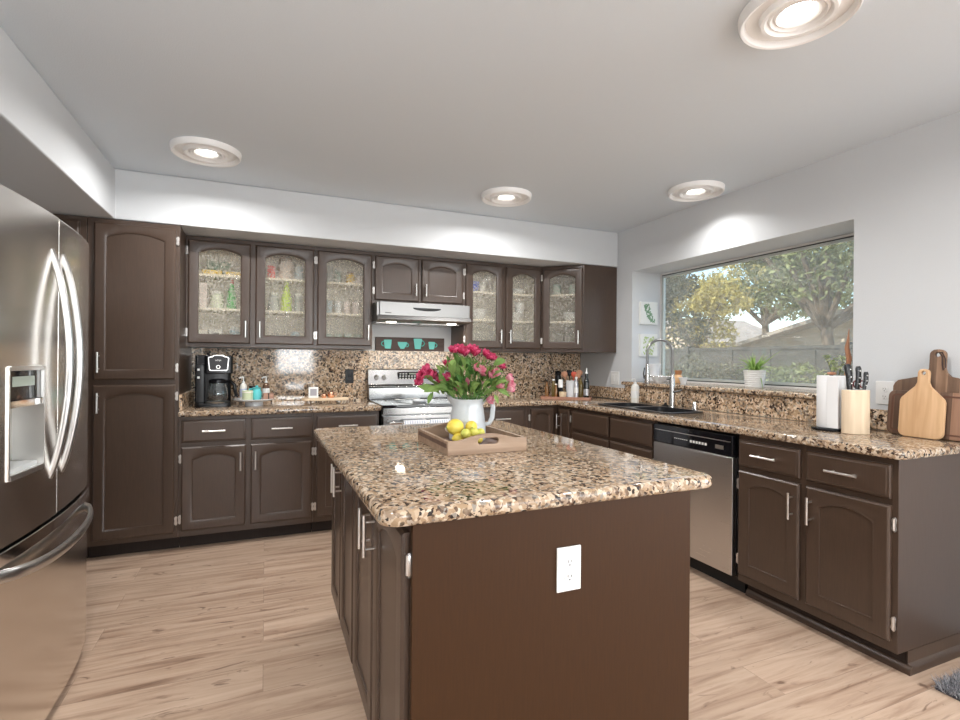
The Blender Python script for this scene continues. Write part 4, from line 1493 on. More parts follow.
t = T('variegated_plant', 'small variegated cream and green plant on ledge behind paper towels', 'potted plant', (3.13, 1.97, ZL))
MB().lathe([(0, 0), (.038, 0), (.048, .075), (.043, .075), (.040, .062), (0, .062)], (0, 0, 0), 24).build('pot', mat('dark_pot', (.03, .03, .035), .4), t)
M['varieg'] = leafm('variegated_leaf', (.30, .40, .12), (.85, .86, .62))
b = MB()
for i in range(85):
    a = rq.uniform(0, 2 * PI)
    z_ = rq.uniform(.07, .22)
    rr = rq.uniform(.0, .055)
    blade_leaf(b, (rr * math.cos(a), rr * math.sin(a), z_), (math.cos(a), math.sin(a), 0), rq.uniform(.025, .05), .012, .02, .010)
b.build('leaves', M['varieg'], t, angle=0)
b = MB()
for i in range(9):
    a = rq.uniform(0, 2 * PI)
    b.tube([(0, 0, .06), (.03 * math.cos(a), .03 * math.sin(a), .14), (.05 * math.cos(a), .05 * math.sin(a), .2)], .0015, 5)
b.build('stems', M['leafg'], t)

M['driftwood'] = wood('red_driftwood', (.34, .13, .06), (.55, .30, .18), .5)
b = MB()
b.tube([(0, 0, 0), (.006, -.008, .07), (-.004, .004, .14), (.004, .0, .2), (0, .01, .26), (.004, .006, .31), (0, .0, .37)], [.026, .018, .014, .020, .017, .009, .002], 12, (1, .7))
b.tube([(0, 0, .01), (.012, .02, .09), (.0, .012, .17)], [.016, .011, .006], 8)
tag(b.build('wood_carving', M['driftwood'], None, loc=(3.02, 1.835, ZL)), 'tall twisted reddish wood carving at right end of window ledge', 'carving')

t = T('ceramic_pitcher', 'white ceramic pitcher at the left end of window ledge', 'pitcher', (3.12, 3.50, ZL))
MB().lathe([(0, 0), (.045, 0), (.052, .01), (.040, .05), (.044, .09), (.055, .14), (.060, .155), (.056, .155), (.040, .09), (.036, .05), (0, .02)], (0, 0, 0), 28).build('body', M['whitegloss'], t)
MB().tube([(.0, .05, .14), (-.01, .085, .13), (-.012, .09, .09), (0, .05, .05)], .007, 8).build('handle', M['whitegloss'], t)
t = T('ceramic_bowl', 'wide white footed bowl on ledge behind faucet neck', 'bowl', (3.05, 3.36, ZL))
MB().lathe([(0, 0), (.035, 0), (.037, .008), (.055, .022), (.072, .055), (.068, .055), (.05, .026), (0, .012)], (0, 0, 0), 28).build('bowl', M['whitegloss'], t)
t = T('honey_bottle', 'orange bottle with brown cap on ledge right of faucet neck', 'bottle', (3.12, 3.22, ZL))
MB().lathe([(0, 0), (.028, 0), (.034, .01), (.034, .05), (.026, .07), (0, .07)], (0, 0, 0), 20).build('bottle', mat('peach_glass', (.80, .50, .26), .2, coat=.4), t)
MB().lathe([(0, .07), (.026, .07), (.027, .105), (0, .107)], (0, 0, 0), 20).build('cap', mat('brown_cap', (.34, .14, .05), .4), t)
t = T('ceramic_bowl', 'small white flared bowl on ledge right of the orange bottle', 'bowl', (3.07, 3.115, ZL))
MB().lathe([(0, 0), (.020, 0), (.026, .02), (.038, .05), (.035, .05), (.022, .02), (0, .008)], (0, 0, 0), 24).build('bowl', M['whitegloss'], t)

# botanical prints on the left jamb (plane y = WY1)
M['paper'] = mat('print_paper', (.80, .81, .78), .6)
M['sage'] = mat('sage_paint', (.20, .34, .20), .6)
M['sage2'] = mat('lime_paint', (.46, .58, .24), .6)
for k, (zc, lab) in enumerate(((1.69, 'upper small canvas print of a green leafy branch in window recess'), (1.405, 'lower small canvas print of yellow-green leaves in window recess'))):
    t = T('botanical_print', lab, 'picture', (3.145, WY1 - .0005, zc))
    MB().box(-.095, -.022, -.10, .095, 0, .10).build('canvas', M['paper'], t, bevel=.002)
    b = MB()
    rq = random.Random(20 + k)
    for i in range(64):
        u = (i % 32) / 31
        if k == 0:
            cx = -.030 + .070 * u ** 1.5 + rq.uniform(-.030, .030)
            cz = .075 - .15 * u
        else:
            cx = rq.uniform(-.06, .06)
            cz = rq.uniform(-.08, .075)
        a = rq.uniform(0, PI)
        ca, sa = math.cos(a), math.sin(a)
        l_, w_ = rq.uniform(.010, .016), rq.uniform(.005, .008)
        q = [(l_, 0), (0, w_), (-l_, 0), (0, -w_)]
        y_ = -.0224 - i * .00003
        b.loops([[(cx + x * ca - z * sa, yy, cz + x * sa + z * ca) for x, z in q] for yy in (y_, -.0221)])
    b.build('painted_leaves', [M['sage'], M['sage2']][k], t)

# ------------------------------------------------------------------ right counter
t = T('paper_towel_holder', 'white paper towel roll on a black-based holder near window right end', 'paper towel holder', (2.70, 1.725, CT))
put('base', plate('base', [arc(0, 0, .088, 0, 360, 40)[:-1]], .014, M['black'], .003), t)
MB().lathe([(.02, 0), (.062, 0), (.064, .003), (.064, .262), (.062, .265), (.02, .265)], (0, 0, .016), 40).build('paper_roll', mat('paper_towel', (.84, .84, .84), .9), t)
MB().cyl((0, 0, .014), (0, 0, .29), .009).build('rod', M['black'], t)
MB().ball((0, 0, .292), .014, 1.5, 1.5, .6).build('knob', M['driftwood'], t)
MB().prism([(-.0645, -.02), (-.066, -.055), (-.064, -.075), (-.060, -.075), (-.060, -.02)], .018, .276).build('loose_sheet', mat('paper_sheet', (.84, .84, .84), .9), t)

t = T('knife_block', 'light maple oval knife block on counter right of paper towels', 'knife block', (2.68, 1.595, CT), -.38)
M['maple'] = wood('maple', (.70, .54, .37), (.83, .68, .50), .45)
put('block', plate('block', [arc(0, 0, .062, 0, 360, 40, .048)[:-1]], .215, M['maple'], .004), t)
b = MB().prism(arc(0, 0, .055, 0, 360, 32, .041)[:-1], .213, .2162)
b.build('top_insert', mat('grey_insert', (.55, .54, .52), .6), t)
M['handleblk'] = mat('knife_handle', (.012, .012, .013), .3)


def knife_obj(label, loc, tilt, L, w_):
    b = MB()
    b.tube([(0, 0, 0), (0, 0, L * .15), (.004, 0, L * .5), (.0, 0, L * .9), (-.002, 0, L)], [w_ * .75, w_ * .85, w_, w_ * 1.05, w_ * .7], 12, (.55, 1))
    for z_ in (.3, .55, .8):
        b_ = z_
    t = T('kitchen_knife', label, 'knife', loc, -.38)
    h_ = b.build('handle', M['handleblk'], t, rot=tilt)
    r_ = MB()
    for z_ in (.25, .5, .8):
        r_.cyl((-w_ * .62, -.0, L * z_), (w_ * .66, -.0, L * z_), .0032, seg=8).cyl((0, -w_ * 1.08, L * z_), (0, w_ * 1.08, L * z_), .0028, seg=8)
    r_.build('rivets', M['nickel'], h_)
    MB().box(-.0012, -w_ * .8, -.10, .0012, w_ * .8, 0).build('blade', M['chrome'], h_)


def kb(x, y):
    c_, s_ = math.cos(-.38), math.sin(-.38)
    return (2.68 + x * c_ - y * s_, 1.595 + x * s_ + y * c_, CT + .2165)


knife_obj('large black-handled knife at left in the maple knife block', kb(-.030, 0), (0, -.10, 0), .125, .017)
knife_obj('tall black riveted knife at rear right of the knife block', kb(.018, .015), (0, .06, 0), .115, .014)
knife_obj('shorter black riveted knife at front right of knife block', kb(.034, -.010), (0, .12, 0), .088, .012)
t = T('kitchen_scissors', 'scissors with red-black loop grips in the knife block', 'scissors', kb(.036, .026), -.38)
b = MB()
for s_ in (-1, 1):
    b.tube([(s_ * .004, 0, -.05), (s_ * .002, 0, .01)], .003, 8)
b.build('blade', M['chrome'], t)
b = MB()
for s_ in (-1, 1):
    ring_ = [(s_ * .016 + .012 * math.cos(a), 0, .026 + .017 * math.sin(a)) for a in [2 * PI * i / 14 for i in range(15)]]
    b.tube(ring_, .0035, 6)
b.build('grip', mat('red_black_grip', (.18, .015, .02), .4), t)

# cutting boards leaning on the right wall
M['acacia'] = wood('acacia_strips', (.20, .12, .075), (.33, .21, .14), .5, 'Y', 1., 22)
M['acacia2'] = wood('acacia_block', (.17, .095, .062), (.26, .16, .11), .5, 'Y', 1., 22)
M['beech'] = wood('honey_beech', (.56, .33, .17), (.70, .46, .26), .42, 'Y')


def paddle(w_, body_h, neck_w, tot_h, r=.03):
    """outline in XY, x across, y up"""
    hw, nw = w_ / 2, neck_w / 2
    ly = body_h
    right = arc(hw - r, r, r, -90, 0, 5) + [(hw, ly - .045), (hw - .006, ly - .03)]
    right += [(hw - .02, ly - .015), (nw + .025, ly + .008), (nw + .008, ly + .025), (nw, ly + .045)]
    right += arc(nw - nw * .8, tot_h - nw * .8, nw * .8, 0, 90, 5)
    return right + [(-x, y) for x, y in right[::-1]]


def lean_board(label, me, yc, xb, lean, rname='cutting_board', extra=None):
    """board mesh in XY plane (thickness z) stood up against right wall"""
    t = T(rname, label, 'cutting board', (xb, yc, CT))
    o = put('board', me, t)
    # local x -> -world y, local y -> up (leaning towards +X), thickness -> -X side
    R_ = Matrix(((0, math.sin(lean), -math.cos(lean)), (-1, 0, 0), (0, math.cos(lean), math.sin(lean)))).to_4x4()
    o.matrix_local = R_
    return t, o


circ = lambda cx, cy, r: arc(cx, cy, r, 0, 360, 16)[:-1][::-1]
me = plate('board', [paddle(.35, .280, .062, .415, .03), circ(0, .390, .011)], .02, M['acacia'], .003)
t, o = lean_board('large dark striped paddle board with upright handle leaning at the back', me, 1.375, 2.895, .10)
MB().tube([(.006, .398, .02), (.02, .40, .026), (.034, .37, .026), (.036, .33, .025), (.028, .315, .025), (.024, .34, .026), (.022, .38, .026), (.004, .402, .018)], .0028, 6).build('leather_cord', mat('cord', (.06, .035, .03), .8), o)
me = plate('board', [rrect(-.165, 0, .165, .215, .03)], .022, M['acacia2'], .004)
t, o = lean_board('reddish striped rectangular cutting board with juice groove, between the two paddles', me, 1.385, 2.862, .12)
g_o, g_i = rrect(-.149, .017, .149, .198, .018), rrect(-.141, .025, .141, .190, .012)[::-1]
put('juice_groove', plate('juice_groove', [g_o, g_i], .001, mat('groove', (.12, .05, .03), .7)), o, (0, 0, .0216))
me = plate('board', [paddle(.178, .215, .046, .322, .03), circ(0, .302, .009)], .018, M['beech'], .004)
lean_board('smaller honey-coloured paddle board leaning in front', me, 1.393, 2.825, .10)

# ------------------------------------------------------------------ island tray, vase, fruit
M['traywood'] = wood('tray_acacia', (.27, .175, .115), (.42, .295, .205), .5, 'X')
M['traydark'] = wood('tray_dark_inside', (.09, .05, .035), (.16, .09, .065), .5, 'X')
TX0, TX1, TY0, TY1 = .605, .925, 1.73, 2.12
tw, tl = TX1 - TX0, TY1 - TY0
t = T('wooden_tray', 'wooden serving tray with cut-out handles holding flowers and lemons on island', 'tray', ((TX0 + TX1) / 2, (TY0 + TY1) / 2, CT))
MB().box(-tw / 2 + .012, -tl / 2 + .012, .0, tw / 2 - .012, tl / 2 - .012, .010).build('bottom', M['traydark'], t)
hw_ = tw / 2
side_pts = [(-hw_, 0), (hw_, 0), (hw_, .052)] + [(hw_ - (2 * hw_) * (i / 16), .052 + .022 * max(0, math.cos((i / 16 - .5) * PI * 1.25)) ** 1.5) for i in range(1, 16)] + [(-hw_, .052)]
slot = rrect(-.042, .034, .042, .058, .0119)[::-1]
for s_ in (-1, 1):
    me = plate('handle_side', [side_pts, slot], .014, M['traywood'], .002)
    o = put('handle_side', me, t, (0, s_ * (tl / 2 - .007) + .007, 0), (PI / 2, 0, 0))
for s_ in (-1, 1):
    x0 = s_ * (tw / 2) - (.012 if s_ > 0 else 0)
    sd = MB().box(x0, -tl / 2 + .014, 0, x0 + .012, tl / 2 - .014, .052).build('side', M['traywood'], t, bevel=.0015)
    xx = x0 - .0006 if s_ < 0 else x0 + .0116
    MB().box(xx, -tl / 2 + .014, .026, xx + .001, tl / 2 - .014, .042).build('inlay', M['traydark'], sd)

VC = (.795, 2.02)
ZV = CT + .0105
t = T('vase_pitcher', 'pale grey enamel pitcher used as flower vase on wooden tray', 'pitcher', (*VC, ZV), -.35)
M['enamel'] = mat('pale_enamel', (.56, .59, .61), .25, coat=.2)
b = MB()
prof = [(.0, 0), (.078, 0), (.080, .004), (.077, .05), (.072, .10), (.066, .14), (.064, .155), (.070, .172), (.067, .172), (.061, .155), (.062, .14), (.07, .05), (0, .01)]
lp = []
for r, z in prof:
    ring_ = []
    for i in range(36):
        a = 2 * PI * i / 36
        x, y = max(r, 1e-4) * math.cos(a), max(r, 1e-4) * math.sin(a)
        if z > .15 and r > .01:
            k = max(0, -math.cos(a)) ** 8
            x -= .022 * k
            z2 = z + .016 * k
        else:
            z2 = z
        ring_.append((x, y, z2))
    lp.append(ring_)
b.loops(lp)
b.build('body', M['enamel'], t)
MB().tube([(.060, 0, .150), (.078, 0, .176), (.100, 0, .168), (.108, 0, .135), (.104, 0, .09), (.092, 0, .066), (.074, 0, .062)], [.006, .007, .008, .008, .008, .007, .006], 10, (1.3, .8), up=(0, 1, 0)).build('handle', M['enamel'], t)

# bouquet
M['petalhot'] = leaf_mat('magenta_petals', (.50, .02, .09), (.95, .22, .40))
M['petalpink'] = leaf_mat('pink_petals', (.78, .16, .30), (.98, .72, .74))
M['bleaf'] = leaf_mat('bouquet_leaves', (.05, .14, .03), (.32, .46, .14))
M['stem'] = mat('green_stem', (.12, .28, .06), .5)
BZ = ZV + .165
CU = Vector((math.cos(-YAW), math.sin(-YAW), 0))      # sideways as seen from the kitchen entrance
CV = Vector((-CU.y, CU.x, 0))


def petal(b, c, d, s_, n_=6, open_=.6):
    """cup-shaped blossom of pointed petals at c, axis d"""
    d = Vector(d).normalized()
    a_ = d.orthogonal().normalized()
    b_ = d.cross(a_)
    for layer, (op, sc) in enumerate(((open_, 1.), (open_ * .55, .85))):
        for i in range(n_):
            th = 2 * PI * (i + .5 * layer) / n_
            o_ = a_ * math.cos(th) + b_ * math.sin(th)
            t_ = d.cross(o_)
            pts_ = []
            for u, w_ in ((0, .12), (.35, .42), (.7, .48), (1., .10)):
                pc = Vector(c) + d * (s_ * sc * u) + o_ * (s_ * sc * op * math.sin(u * 1.5) + .001)
                pts_.append((pc - t_ * s_ * w_ * .9 - o_ * s_ * .05, pc + o_ * s_ * .05, pc + t_ * s_ * w_ * .9 - o_ * s_ * .05))
            V_ = [[b.bm.verts.new(p) for p in row] for row in pts_]
            for q in range(3):
                for k in range(2):
                    b.bm.faces.new((V_[q][k], V_[q][k + 1], V_[q + 1][k + 1], V_[q + 1][k]))


def bleaf(b, base, tip, w_, n_=7, sag=.01, nrm=None):
    base, tip = Vector(base), Vector(tip)
    d = tip - base
    s_ = d.cross(nrm if nrm is not None else Vector((rnd.uniform(-1, 1), rnd.uniform(-1, .3), 1))).normalized()
    up = s_.cross(d).normalized()
    rows = []
    for i in range(n_ + 1):
        u = i / n_
        p = base + d * u + up * sag * math.sin(PI * u)
        ww = w_ * math.sin(PI * (u ** .8)) + .0003
        rows.append([b.bm.verts.new(p - s_ * ww + up * ww * .25), b.bm.verts.new(p), b.bm.verts.new(p + s_ * ww + up * ww * .25)])
    for i in range(n_):
        for k in range(2):
            b.bm.faces.new((rows[i][k], rows[i][k + 1], rows[i + 1][k + 1], rows[i + 1][k]))


def bp(u, v, dep=0.):
    """bouquet point: u sideways, v above the rim, dep away"""
    return Vector((VC[0], VC[1], BZ)) + CU * u + CV * dep + Vector((0, 0, v))


# pixel-like list: sideways metres, height, depth, kind, size
FL = []
S_ = 1 / 250.     # metres per photo pixel at the vase
def fp_(px, py, dep, kind, size):
    FL.append(((px - 466) * S_, (399 - py) * S_, dep, kind, size))


for (px, py) in ((457, 349), (463, 352), (470, 349), (452, 350), (473, 352)):
    fp_(px, py, rnd.uniform(-.02, .03), 'h', 1.05)
for (px, py) in ((425, 369), (420, 375), (418, 381), (430, 374), (434, 376), (440, 379), (446, 378), (441, 383), (445, 364)):
    fp_(px, py, rnd.uniform(-.04, .02), 'h', .95)
for (px, py) in ((486, 355), (483, 352), (490, 356), (499, 364)):
    fp_(px, py, rnd.uniform(0, .04), 'h', .85)
for (px, py) in ((458, 387), (464, 383), (477, 384), (479, 370), (484, 371), (489, 374), (474, 367), (493, 372), (496, 384), (506, 376), (507, 387), (486, 397), (481, 373), (508, 383)):
    fp_(px, py, rnd.uniform(-.05, .0), 'p', .9)
t = None
labs = {'h': 'magenta', 'p': 'pale pink'}
where = ['at the very top of the bouquet', 'in the left cluster of the bouquet', 'at the upper right of the bouquet']
hcount = 0
groups = [(0, 5, 'magenta roses bunched at the very top of the bouquet'), (5, 14, 'magenta blossoms in the left cluster of bouquet'),
          (14, 18, 'small magenta blossoms at upper right of bouquet'), (18, 32, 'pale pink alstroemeria blossoms in the right half of bouquet')]
for (g0, g1, lab) in groups:
    for i in range(g0, g1):
        u, v, dep, kind, size = FL[i]
        c = bp(u, v, dep)
        root = Vector((VC[0], VC[1], ZV + .15)) + CU * max(-.03, min(.03, u * .3))
        mid = root.lerp(c, .55) + Vector((0, 0, .02))
        t = T('flower', lab, 'flower', tuple(root), 0, lab)
        cl = c - root
        ml = mid - root
        MB().tube([(0, 0, -.03), tuple(ml), tuple(cl)], [.0018, .0016, .0014], 6).build('stem', M['stem'], t)
        b = MB()
        ax_ = (cl - ml).normalized() + Vector((rnd.uniform(-.3, .3), rnd.uniform(-.8, -.2), rnd.uniform(-.1, .4)))
        if kind == 'h':
            petal(b, cl, ax_, .034 * size, 6, .62)
        else:
            petal(b, cl, ax_, .036 * size, 5, .48)
        b.build('blossom', M['petalhot'] if kind == 'h' else M['petalpink'], t, angle=0)
# foliage of the bouquet: one leafy mass
t = T('bouquet_foliage', 'mass of green leaves filling the bouquet between the blossoms', 'foliage', (*VC, BZ))
t['kind'] = 'stuff'
b = MB()
rq = random.Random(5)
base0 = Vector((0, 0, -.01))
for i in range(210):
    a = rq.uniform(-1.35, 1.35)
    r = rq.uniform(.03, .155)
    u_ = math.sin(a) * r * 1.05
    v_ = max(.0, math.cos(a) * r * 1.05)
    dep = rq.uniform(-.07, .06)
    st = CU * u_ + CV * dep + Vector((0, 0, v_))
    dirn = (st + Vector((0, 0, .03))).normalized() + Vector((rq.uniform(-.5, .5), rq.uniform(-.5, .5), rq.uniform(-.4, .5)))
    ln = rq.uniform(.035, .07)
    bleaf(b, st, st + dirn.normalized() * ln, ln * rq.uniform(.14, .24))
for (px, py, tx, ty, w_) in ((432, 389, 414, 384, .016), (440, 386, 420, 390, .014), (430, 390, 425, 403, .010), (452, 356, 449, 366, .014), (505, 356, 492, 362, .016), (494, 392, 498, 402, .008),
                             (446, 388, 432, 383, .014), (497, 386, 510, 394, .011), (460, 355, 470, 362, .012)):
    b0 = CU * ((px - 466) * S_) + Vector((0, 0, (399 - py) * S_)) - CV * .05
    b1 = CU * ((tx - 466) * S_) + Vector((0, 0, (399 - ty) * S_)) - CV * .06
    bleaf(b, b0, b1, w_, nrm=-CV + Vector((0, 0, .5)))
b.build('leaves', M['bleaf'], t, angle=0)
b = MB()
for i in range(26):
    a = rq.uniform(-1.2, 1.2)
    r = rq.uniform(.06, .14)
    b.tube([(rq.uniform(-.03, .03), rq.uniform(-.03, .03), -.02), tuple(CU * math.sin(a) * r * .6 + CV * rq.uniform(-.04, .04) + Vector((0, 0, math.cos(a) * r * .7)))], .0016, 5)
b.build('stems', M['stem'], t)

# fruit
def lemon_mat(name, c1, c2):
    m = mat(name, c1, .35, spec=.5)
    n = N(m)
    tc = n('TexCoord').outputs['Object']
    no = n('TexNoise', {'Vector': tc, 'Scale': 240., 'Detail': 2.})
    n2 = n('TexNoise', {'Vector': tc, 'Scale': 18., 'Detail': 1.})
    n.link(n.ramp(n2.outputs[0], [(.35, c1), (.65, c2)]), n.b.inputs['Base Color'])
    n.bump(no.outputs[0], .2, .002)
    return m


M['lemon'] = lemon_mat('lemon_skin', (.72, .55, .06), (.80, .66, .12))
M['lime'] = lemon_mat('green_lemon_skin', (.52, .55, .08), (.66, .62, .12))


def fruit(label, x, y, z, r, m, rz, name='lemon', tilt=0.):
    t = T(name, label, 'lemon', (x, y, z))
    prof = [(r * .03, -r * 1.28), (r * .16, -r * 1.2), (r * .28, -r * 1.05)] + [(r * math.cos(a), r * 1.08 * math.sin(a)) for a in [math.radians(q) for q in (-68, -50, -32, -15, 0, 15, 32, 50, 68)]] + [(r * .24, r * 1.1), (r * .12, r * 1.18), (r * .03, r * 1.2)]
    MB().lathe(prof, (0, 0, 0), 20, 'X').build('peel', m, t, rot=(0, tilt, rz))
    MB().lathe([(0, -r * 1.27), (r * .10, -r * 1.28), (r * .09, -r * 1.32), (0, -r * 1.33)], (0, 0, 0), 10, 'X').build('stem_scar', M['stem'], t, rot=(0, tilt, rz))


bz = ZV
fruit('large yellow lemon at upper left of the fruit pile', .706, 1.930, bz + .066, .033, M['lemon'], .3)
fruit('yellow lemon at the bottom left of fruit pile, under large one', .708, 1.900, bz + .023, .0225, M['lemon'], .1)
fruit('yellow lemon at the rear right, against the pitcher', .770, 1.915, bz + .066, .0245, M['lemon'], 1.3)
fruit('small greenish lemon at the front middle of fruit pile', .725, 1.862, bz + .048, .019, M['lime'], .4)
fruit('small greenish lemon in the middle between front one and rear lemon', .764, 1.868, bz + .050, .0175, M['lime'], -.3)
fruit('smallest greenish lemon at far right of fruit pile', .800, 1.890, bz + .044, .018, M['lime'], .8)
fruit('yellow lemon mostly hidden under the front greenish lemons', .742, 1.868, bz + .0185, .0175, M['lemon'], .2)
fruit('yellow lemon mostly hidden at right under smallest greenish lemon', .794, 1.892, bz + .0170, .0160, M['lemon'], .7)
fruit('yellow lemon mostly hidden below the rear right lemon', .752, 1.922, bz + .0225, .0215, M['lemon'], .7)

# ------------------------------------------------------------------ cabinet contents
ZB, ZM, ZU = UZ + .0245, UZ + .2815, UZ + .5265     # cabinet floor and the two shelf tops


def cm(name, c, r=.4):
    if name not in M:
        M[name] = mat(name, c, r)
    return M[name]


def c_box(label, x, z, w_, d_, h_, m, y=4.23, band=None, name='food_box'):
    t = T(name, label, 'box', (x, y, z))
    MB().box(-w_ / 2, -d_ / 2, 0, w_ / 2, d_ / 2, h_).build('carton', m, t, bevel=.002)
    if band:
        MB().box(-w_ * .25, -d_ / 2 - .001, h_ * .3, w_ * .25, -d_ / 2, h_ * .75).build('printed_patch', band, t)


def c_jar(label, x, z, r, h_, m, lid, y=4.23, name='food_jar', cat='jar'):
    t = T(name, label, cat, (x, y, z))
    MB().lathe([(0, 0), (r, 0), (r, h_ * .8), (r * .8, h_ * .86), (0, h_ * .86)], (0, 0, 0), 18).build('jar', m, t)
    MB().lathe([(0, h_ * .86), (r * .85, h_ * .86), (r * .85, h_), (0, h_)], (0, 0, 0), 18).build('lid', lid, t)


def c_bottle(label, x, z, r, h_, m, cap, y=4.2):
    t = T('food_bottle', label, 'bottle', (x, y, z))
    MB().lathe([(0, 0), (r, 0), (r * .95, h_ * .4), (r * .75, h_ * .6), (r * .45, h_ * .8), (r * .4, h_ * .88), (0, h_ * .88)], (0, 0, 0), 18).build('bottle', m, t)
    MB().lathe([(0, h_ * .88), (r * .45, h_ * .88), (r * .35, h_), (0, h_)], (0, 0, 0), 14).build('cap', cap, t)


def stack(name, label, cat, x, z, y, n_, r, h_, m, step, kind='bowl', grp=None):
    for i in range(n_):
        if kind == 'bowl':
            prof = [(0, 0), (r * .45, 0), (r * .8, h_ * .4), (r, h_), (r * .95, h_), (r * .75, h_ * .45), (r * .4, .006), (0, .006)]
        elif kind == 'plate':
            prof = [(0, 0), (r * .6, 0), (r, h_), (r, h_ + .003), (r * .6, .004), (0, .004)]
        else:
            prof = [(0, 0), (r * .85, 0), (r, h_), (r * .93, h_), (r * .8, .006), (0, .006)]
        o = MB().lathe(prof, (0, 0, 0), 24).build(name, m, None, loc=(x, y, z + i * step))
        pos = '' if n_ == 1 else (', topmost of its stack' if i == n_ - 1 else (', bottom of its stack' if i == 0 else ', within its stack'))
        if pos == ', within its stack':
            lb = label + ', within its stack'
            tag(o, lb, cat, lb)
        else:
            tag(o, label + pos, cat, grp)


yel, red, grn, lime = cm('yellow_pack', (.75, .5, .04)), cm('red_pack', (.65, .05, .05)), cm('green_pack', (.08, .38, .10)), cm('lime_bottle', (.50, .68, .06))
beige, blu, pal, pnk = cm('beige_canister', (.62, .52, .46)), cm('blue_grey', (.40, .50, .56)), cm('pale_jar', (.66, .70, .56)), cm('pale_pink', (.72, .62, .60))
wht, gry, amb = M['offwhite'], cm('grey_jar', (.42, .44, .45)), cm('amber_jar', (.70, .46, .08))
# door 1
c_box('flat yellow package on top shelf behind the leftmost glass door', -.365, ZU, .13, .1, .035, yel)
c_box('second flat yellow package right of first, behind leftmost glass door', -.225, ZU, .11, .1, .03, yel)
c_box('green box behind yellow packages on top shelf, leftmost glass door', -.33, ZU, .16, .06, .12, cm('sage_box', (.22, .36, .26)), 4.33)
c_box('pale pink carton at left of middle shelf behind leftmost glass door', -.42, ZM, .05, .1, .18, pnk)
c_jar('pale jar with white lid on middle shelf behind leftmost glass door', -.335, ZM, .045, .13, pal, M['white'])
c_bottle('green bottle with red top on middle shelf behind leftmost glass door', -.235, ZM, .034, .215, grn, red)
c_box('white box with dark emblem on cabinet floor behind leftmost glass door', -.335, ZB, .085, .08, .105, wht, 4.18, cm('emblem', (.05, .05, .06)))
c_box('cream carton beside emblem box behind the leftmost glass door', -.415, ZB, .06, .08, .10, M['cream'], 4.19)
c_jar('blue-grey jar at right on cabinet floor behind leftmost glass door', -.215, ZB, .035, .13, blu, M['dispgrey'])
# door 2
c_box('small red box on top shelf behind the second glass door', .035, ZU, .055, .08, .10, red)
c_jar('wide beige canister on top shelf behind second glass door', .14, ZU, .055, .165, beige, cm('brown_lid', (.25, .15, .10)))
c_jar('blue-grey tin at right of top shelf behind second glass door', .235, ZU, .032, .13, blu, wht)
c_bottle('lime green bottle on middle shelf behind second glass door', .145, ZM, .040, .225, lime, lime)
c_jar('grey glass jar left of lime bottle behind second glass door', .055, ZM, .040, .14, gry, M['white'])
c_jar('grey glass jar right of lime bottle behind second glass door', .235, ZM, .034, .15, gry, wht)
stack('glass_bowl', 'pale bowl on the cabinet floor behind second glass door', 'bowl', .09, ZB, 4.21, 3, .06, .045, M['whitegloss'], .014)
stack('drinking_glass', 'pale tumbler on cabinet floor at right behind second glass door', 'glass', .21, ZB, 4.21, 1, .035, .10, blu, 0, 'cup')
# door 3
c_jar('tall grey glass jar at left of top shelf behind third glass door', .46, ZU, .032, .16, gry, wht)
c_jar('green-grey jar second on top shelf behind third glass door', .53, ZU, .028, .12, cm('greengrey', (.34, .42, .38)), gry)
c_jar('amber jar with red-brown lid on top shelf behind third glass door', .63, ZU, .034, .10, amb, cm('brown_lid', (.25, .15, .10)))
c_jar('short pale pink jar at right of top shelf behind third glass door', .70, ZU, .028, .09, pnk, gry)
for i, x in enumerate((.46, .53, .60, .67)):
    stack('drinking_glass', ['leftmost', 'second', 'third', 'rightmost'][i] + ' tumbler on middle shelf behind third glass door', 'glass', x, ZM, 4.2, 1, .029, .10, [blu, M['whitegloss'], pnk, pnk][i], 0, 'cup', 'tumblers behind third glass door')
for i, x in enumerate((.46, .535, .61, .685)):
    stack('drinking_glass', ['leftmost', 'second', 'third', 'rightmost'][i] + ' green-grey tumbler on cabinet floor behind third glass door', 'glass', x, ZB, 4.2, 1, .030, .095, cm('greenglass', (.42, .52, .47)), 0, 'cup', 'green-grey tumblers')
# right pair
stack('blue_bowl', 'blue bowl on top shelf just right of the hood', 'bowl', 1.70, ZU, 4.22, 3, .06, .05, cm('cobalt', (.12, .17, .55), .2), .02)
stack('blue_cup', 'blue-white cup on top shelf beside stacked blue bowls', 'cup', 1.80, ZU, 4.24, 1, .035, .09, wht, 0, 'cup')
stack('serving_bowl', 'wide white bowl on middle shelf just right of hood', 'bowl', 1.75, ZM, 4.23, 2, .085, .07, M['whitegloss'], .02)
stack('dinner_plate', 'pale green plate on cabinet floor just right of hood', 'plate', 1.76, ZB, 4.23, 4, .10, .012, cm('celadon', (.60, .68, .62), .2), .012, 'plate')
stack('small_bowl', 'shallow white dish on top shelf of second door right of hood', 'bowl', 2.14, ZU, 4.23, 2, .085, .035, M['whitegloss'], .014)
stack('coffee_mug', 'white mug standing on middle shelf, second door right of hood', 'cup', 2.18, ZM + .075, 4.24, 1, .045, .10, M['whitegloss'], 0, 'cup')
stack('serving_bowl', 'white bowl on the middle shelf, second door right of hood', 'bowl', 2.12, ZM, 4.23, 2, .085, .06, M['whitegloss'], .015)
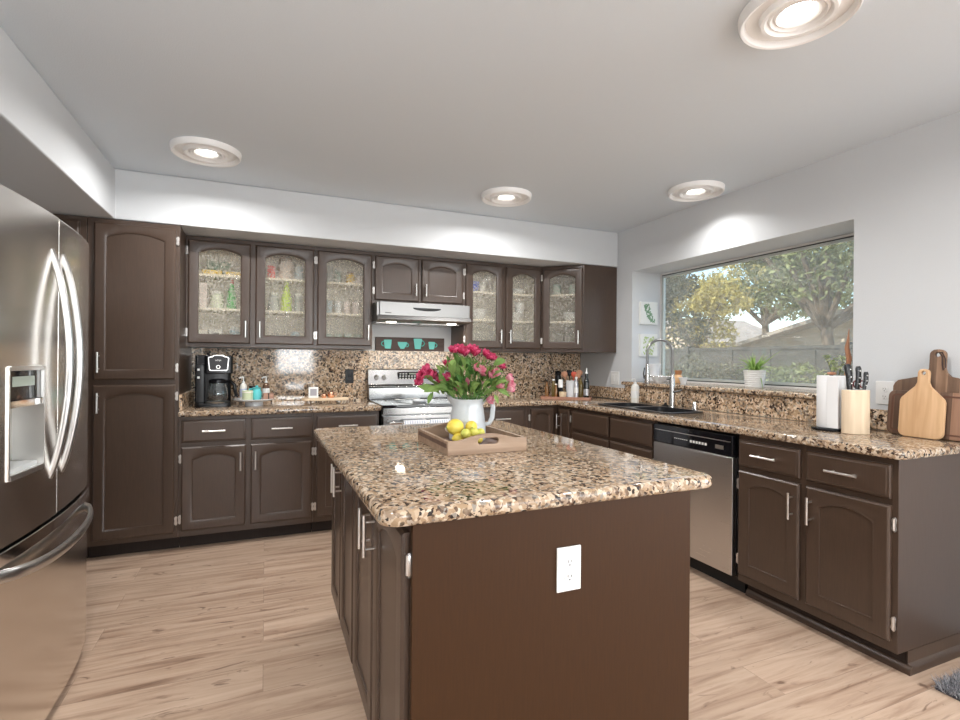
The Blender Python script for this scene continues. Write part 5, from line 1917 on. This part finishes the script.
stack('dinner_plate', 'white plate on the cabinet floor, second door right of hood', 'plate', 2.13, ZB, 4.23, 7, .105, .014, M['whitegloss'], .011, 'plate')
# corner cabinet
stack('drinking_glass', 'green-grey tumbler on top shelf at left inside corner upper cabinet', 'glass', 2.50, ZU, 4.10, 1, .04, .10, cm('greenglass', (.42, .52, .47)), 0, 'cup')
stack('drinking_glass', 'green-grey tumbler at right of the first inside corner upper cabinet', 'glass', 2.62, ZU, 4.02, 1, .04, .095, cm('greenglass', (.42, .52, .47)), 0, 'cup')
stack('serving_bowl', 'white bowl on middle shelf inside corner upper cabinet', 'bowl', 2.62, ZM, 4.02, 3, .09, .05, M['whitegloss'], .016)
stack('dinner_plate', 'white plate on the floor of corner upper cabinet', 'plate', 2.60, ZB, 4.03, 6, .11, .014, M['whitegloss'], .011, 'plate')

# ------------------------------------------------------------------ rug (lower right corner)
M['rugbase'] = mat('rug_backing', (.08, .08, .09), .95)
t = T('shaggy_rug', 'grey shaggy rug at lower right corner of the floor', 'rug', (2.95, .83, .0))
MB().box(-.55, -.62, .001, .0, .30, .010).build('backing', M['rugbase'], t, rot=(0, 0, 0))
M['rugpile'] = leaf_mat('rug_pile', (.16, .16, .18), (.62, .61, .62))
r = np.random.RandomState(3)
n = 15000
P = np.stack([r.uniform(-.56, .0, n), r.uniform(-.62, .31, n), np.full(n, .008)], 1)
D = r.normal(size=(n, 3)) * .5 + np.array([-.2, .1, .9])
D /= np.linalg.norm(D, axis=1)[:, None]
Sx = np.cross(D, r.normal(size=(n, 3)))
Sx /= np.linalg.norm(Sx, axis=1)[:, None]
ln = r.uniform(.022, .046, n)[:, None]
T_ = P + D * ln
T_[:, 2] = np.maximum(T_[:, 2], .006)
V = np.stack([P - Sx * .0024, P + Sx * .0024, T_], 1).reshape(-1, 3)
me = bpy.data.meshes.new('pile')
me.from_pydata([tuple(x) for x in V], [], [(3 * i, 3 * i + 1, 3 * i + 2) for i in range(n)])
me.materials.append(M['rugpile'])
po = put('pile', me, t)
po['kind'] = 'stuff'
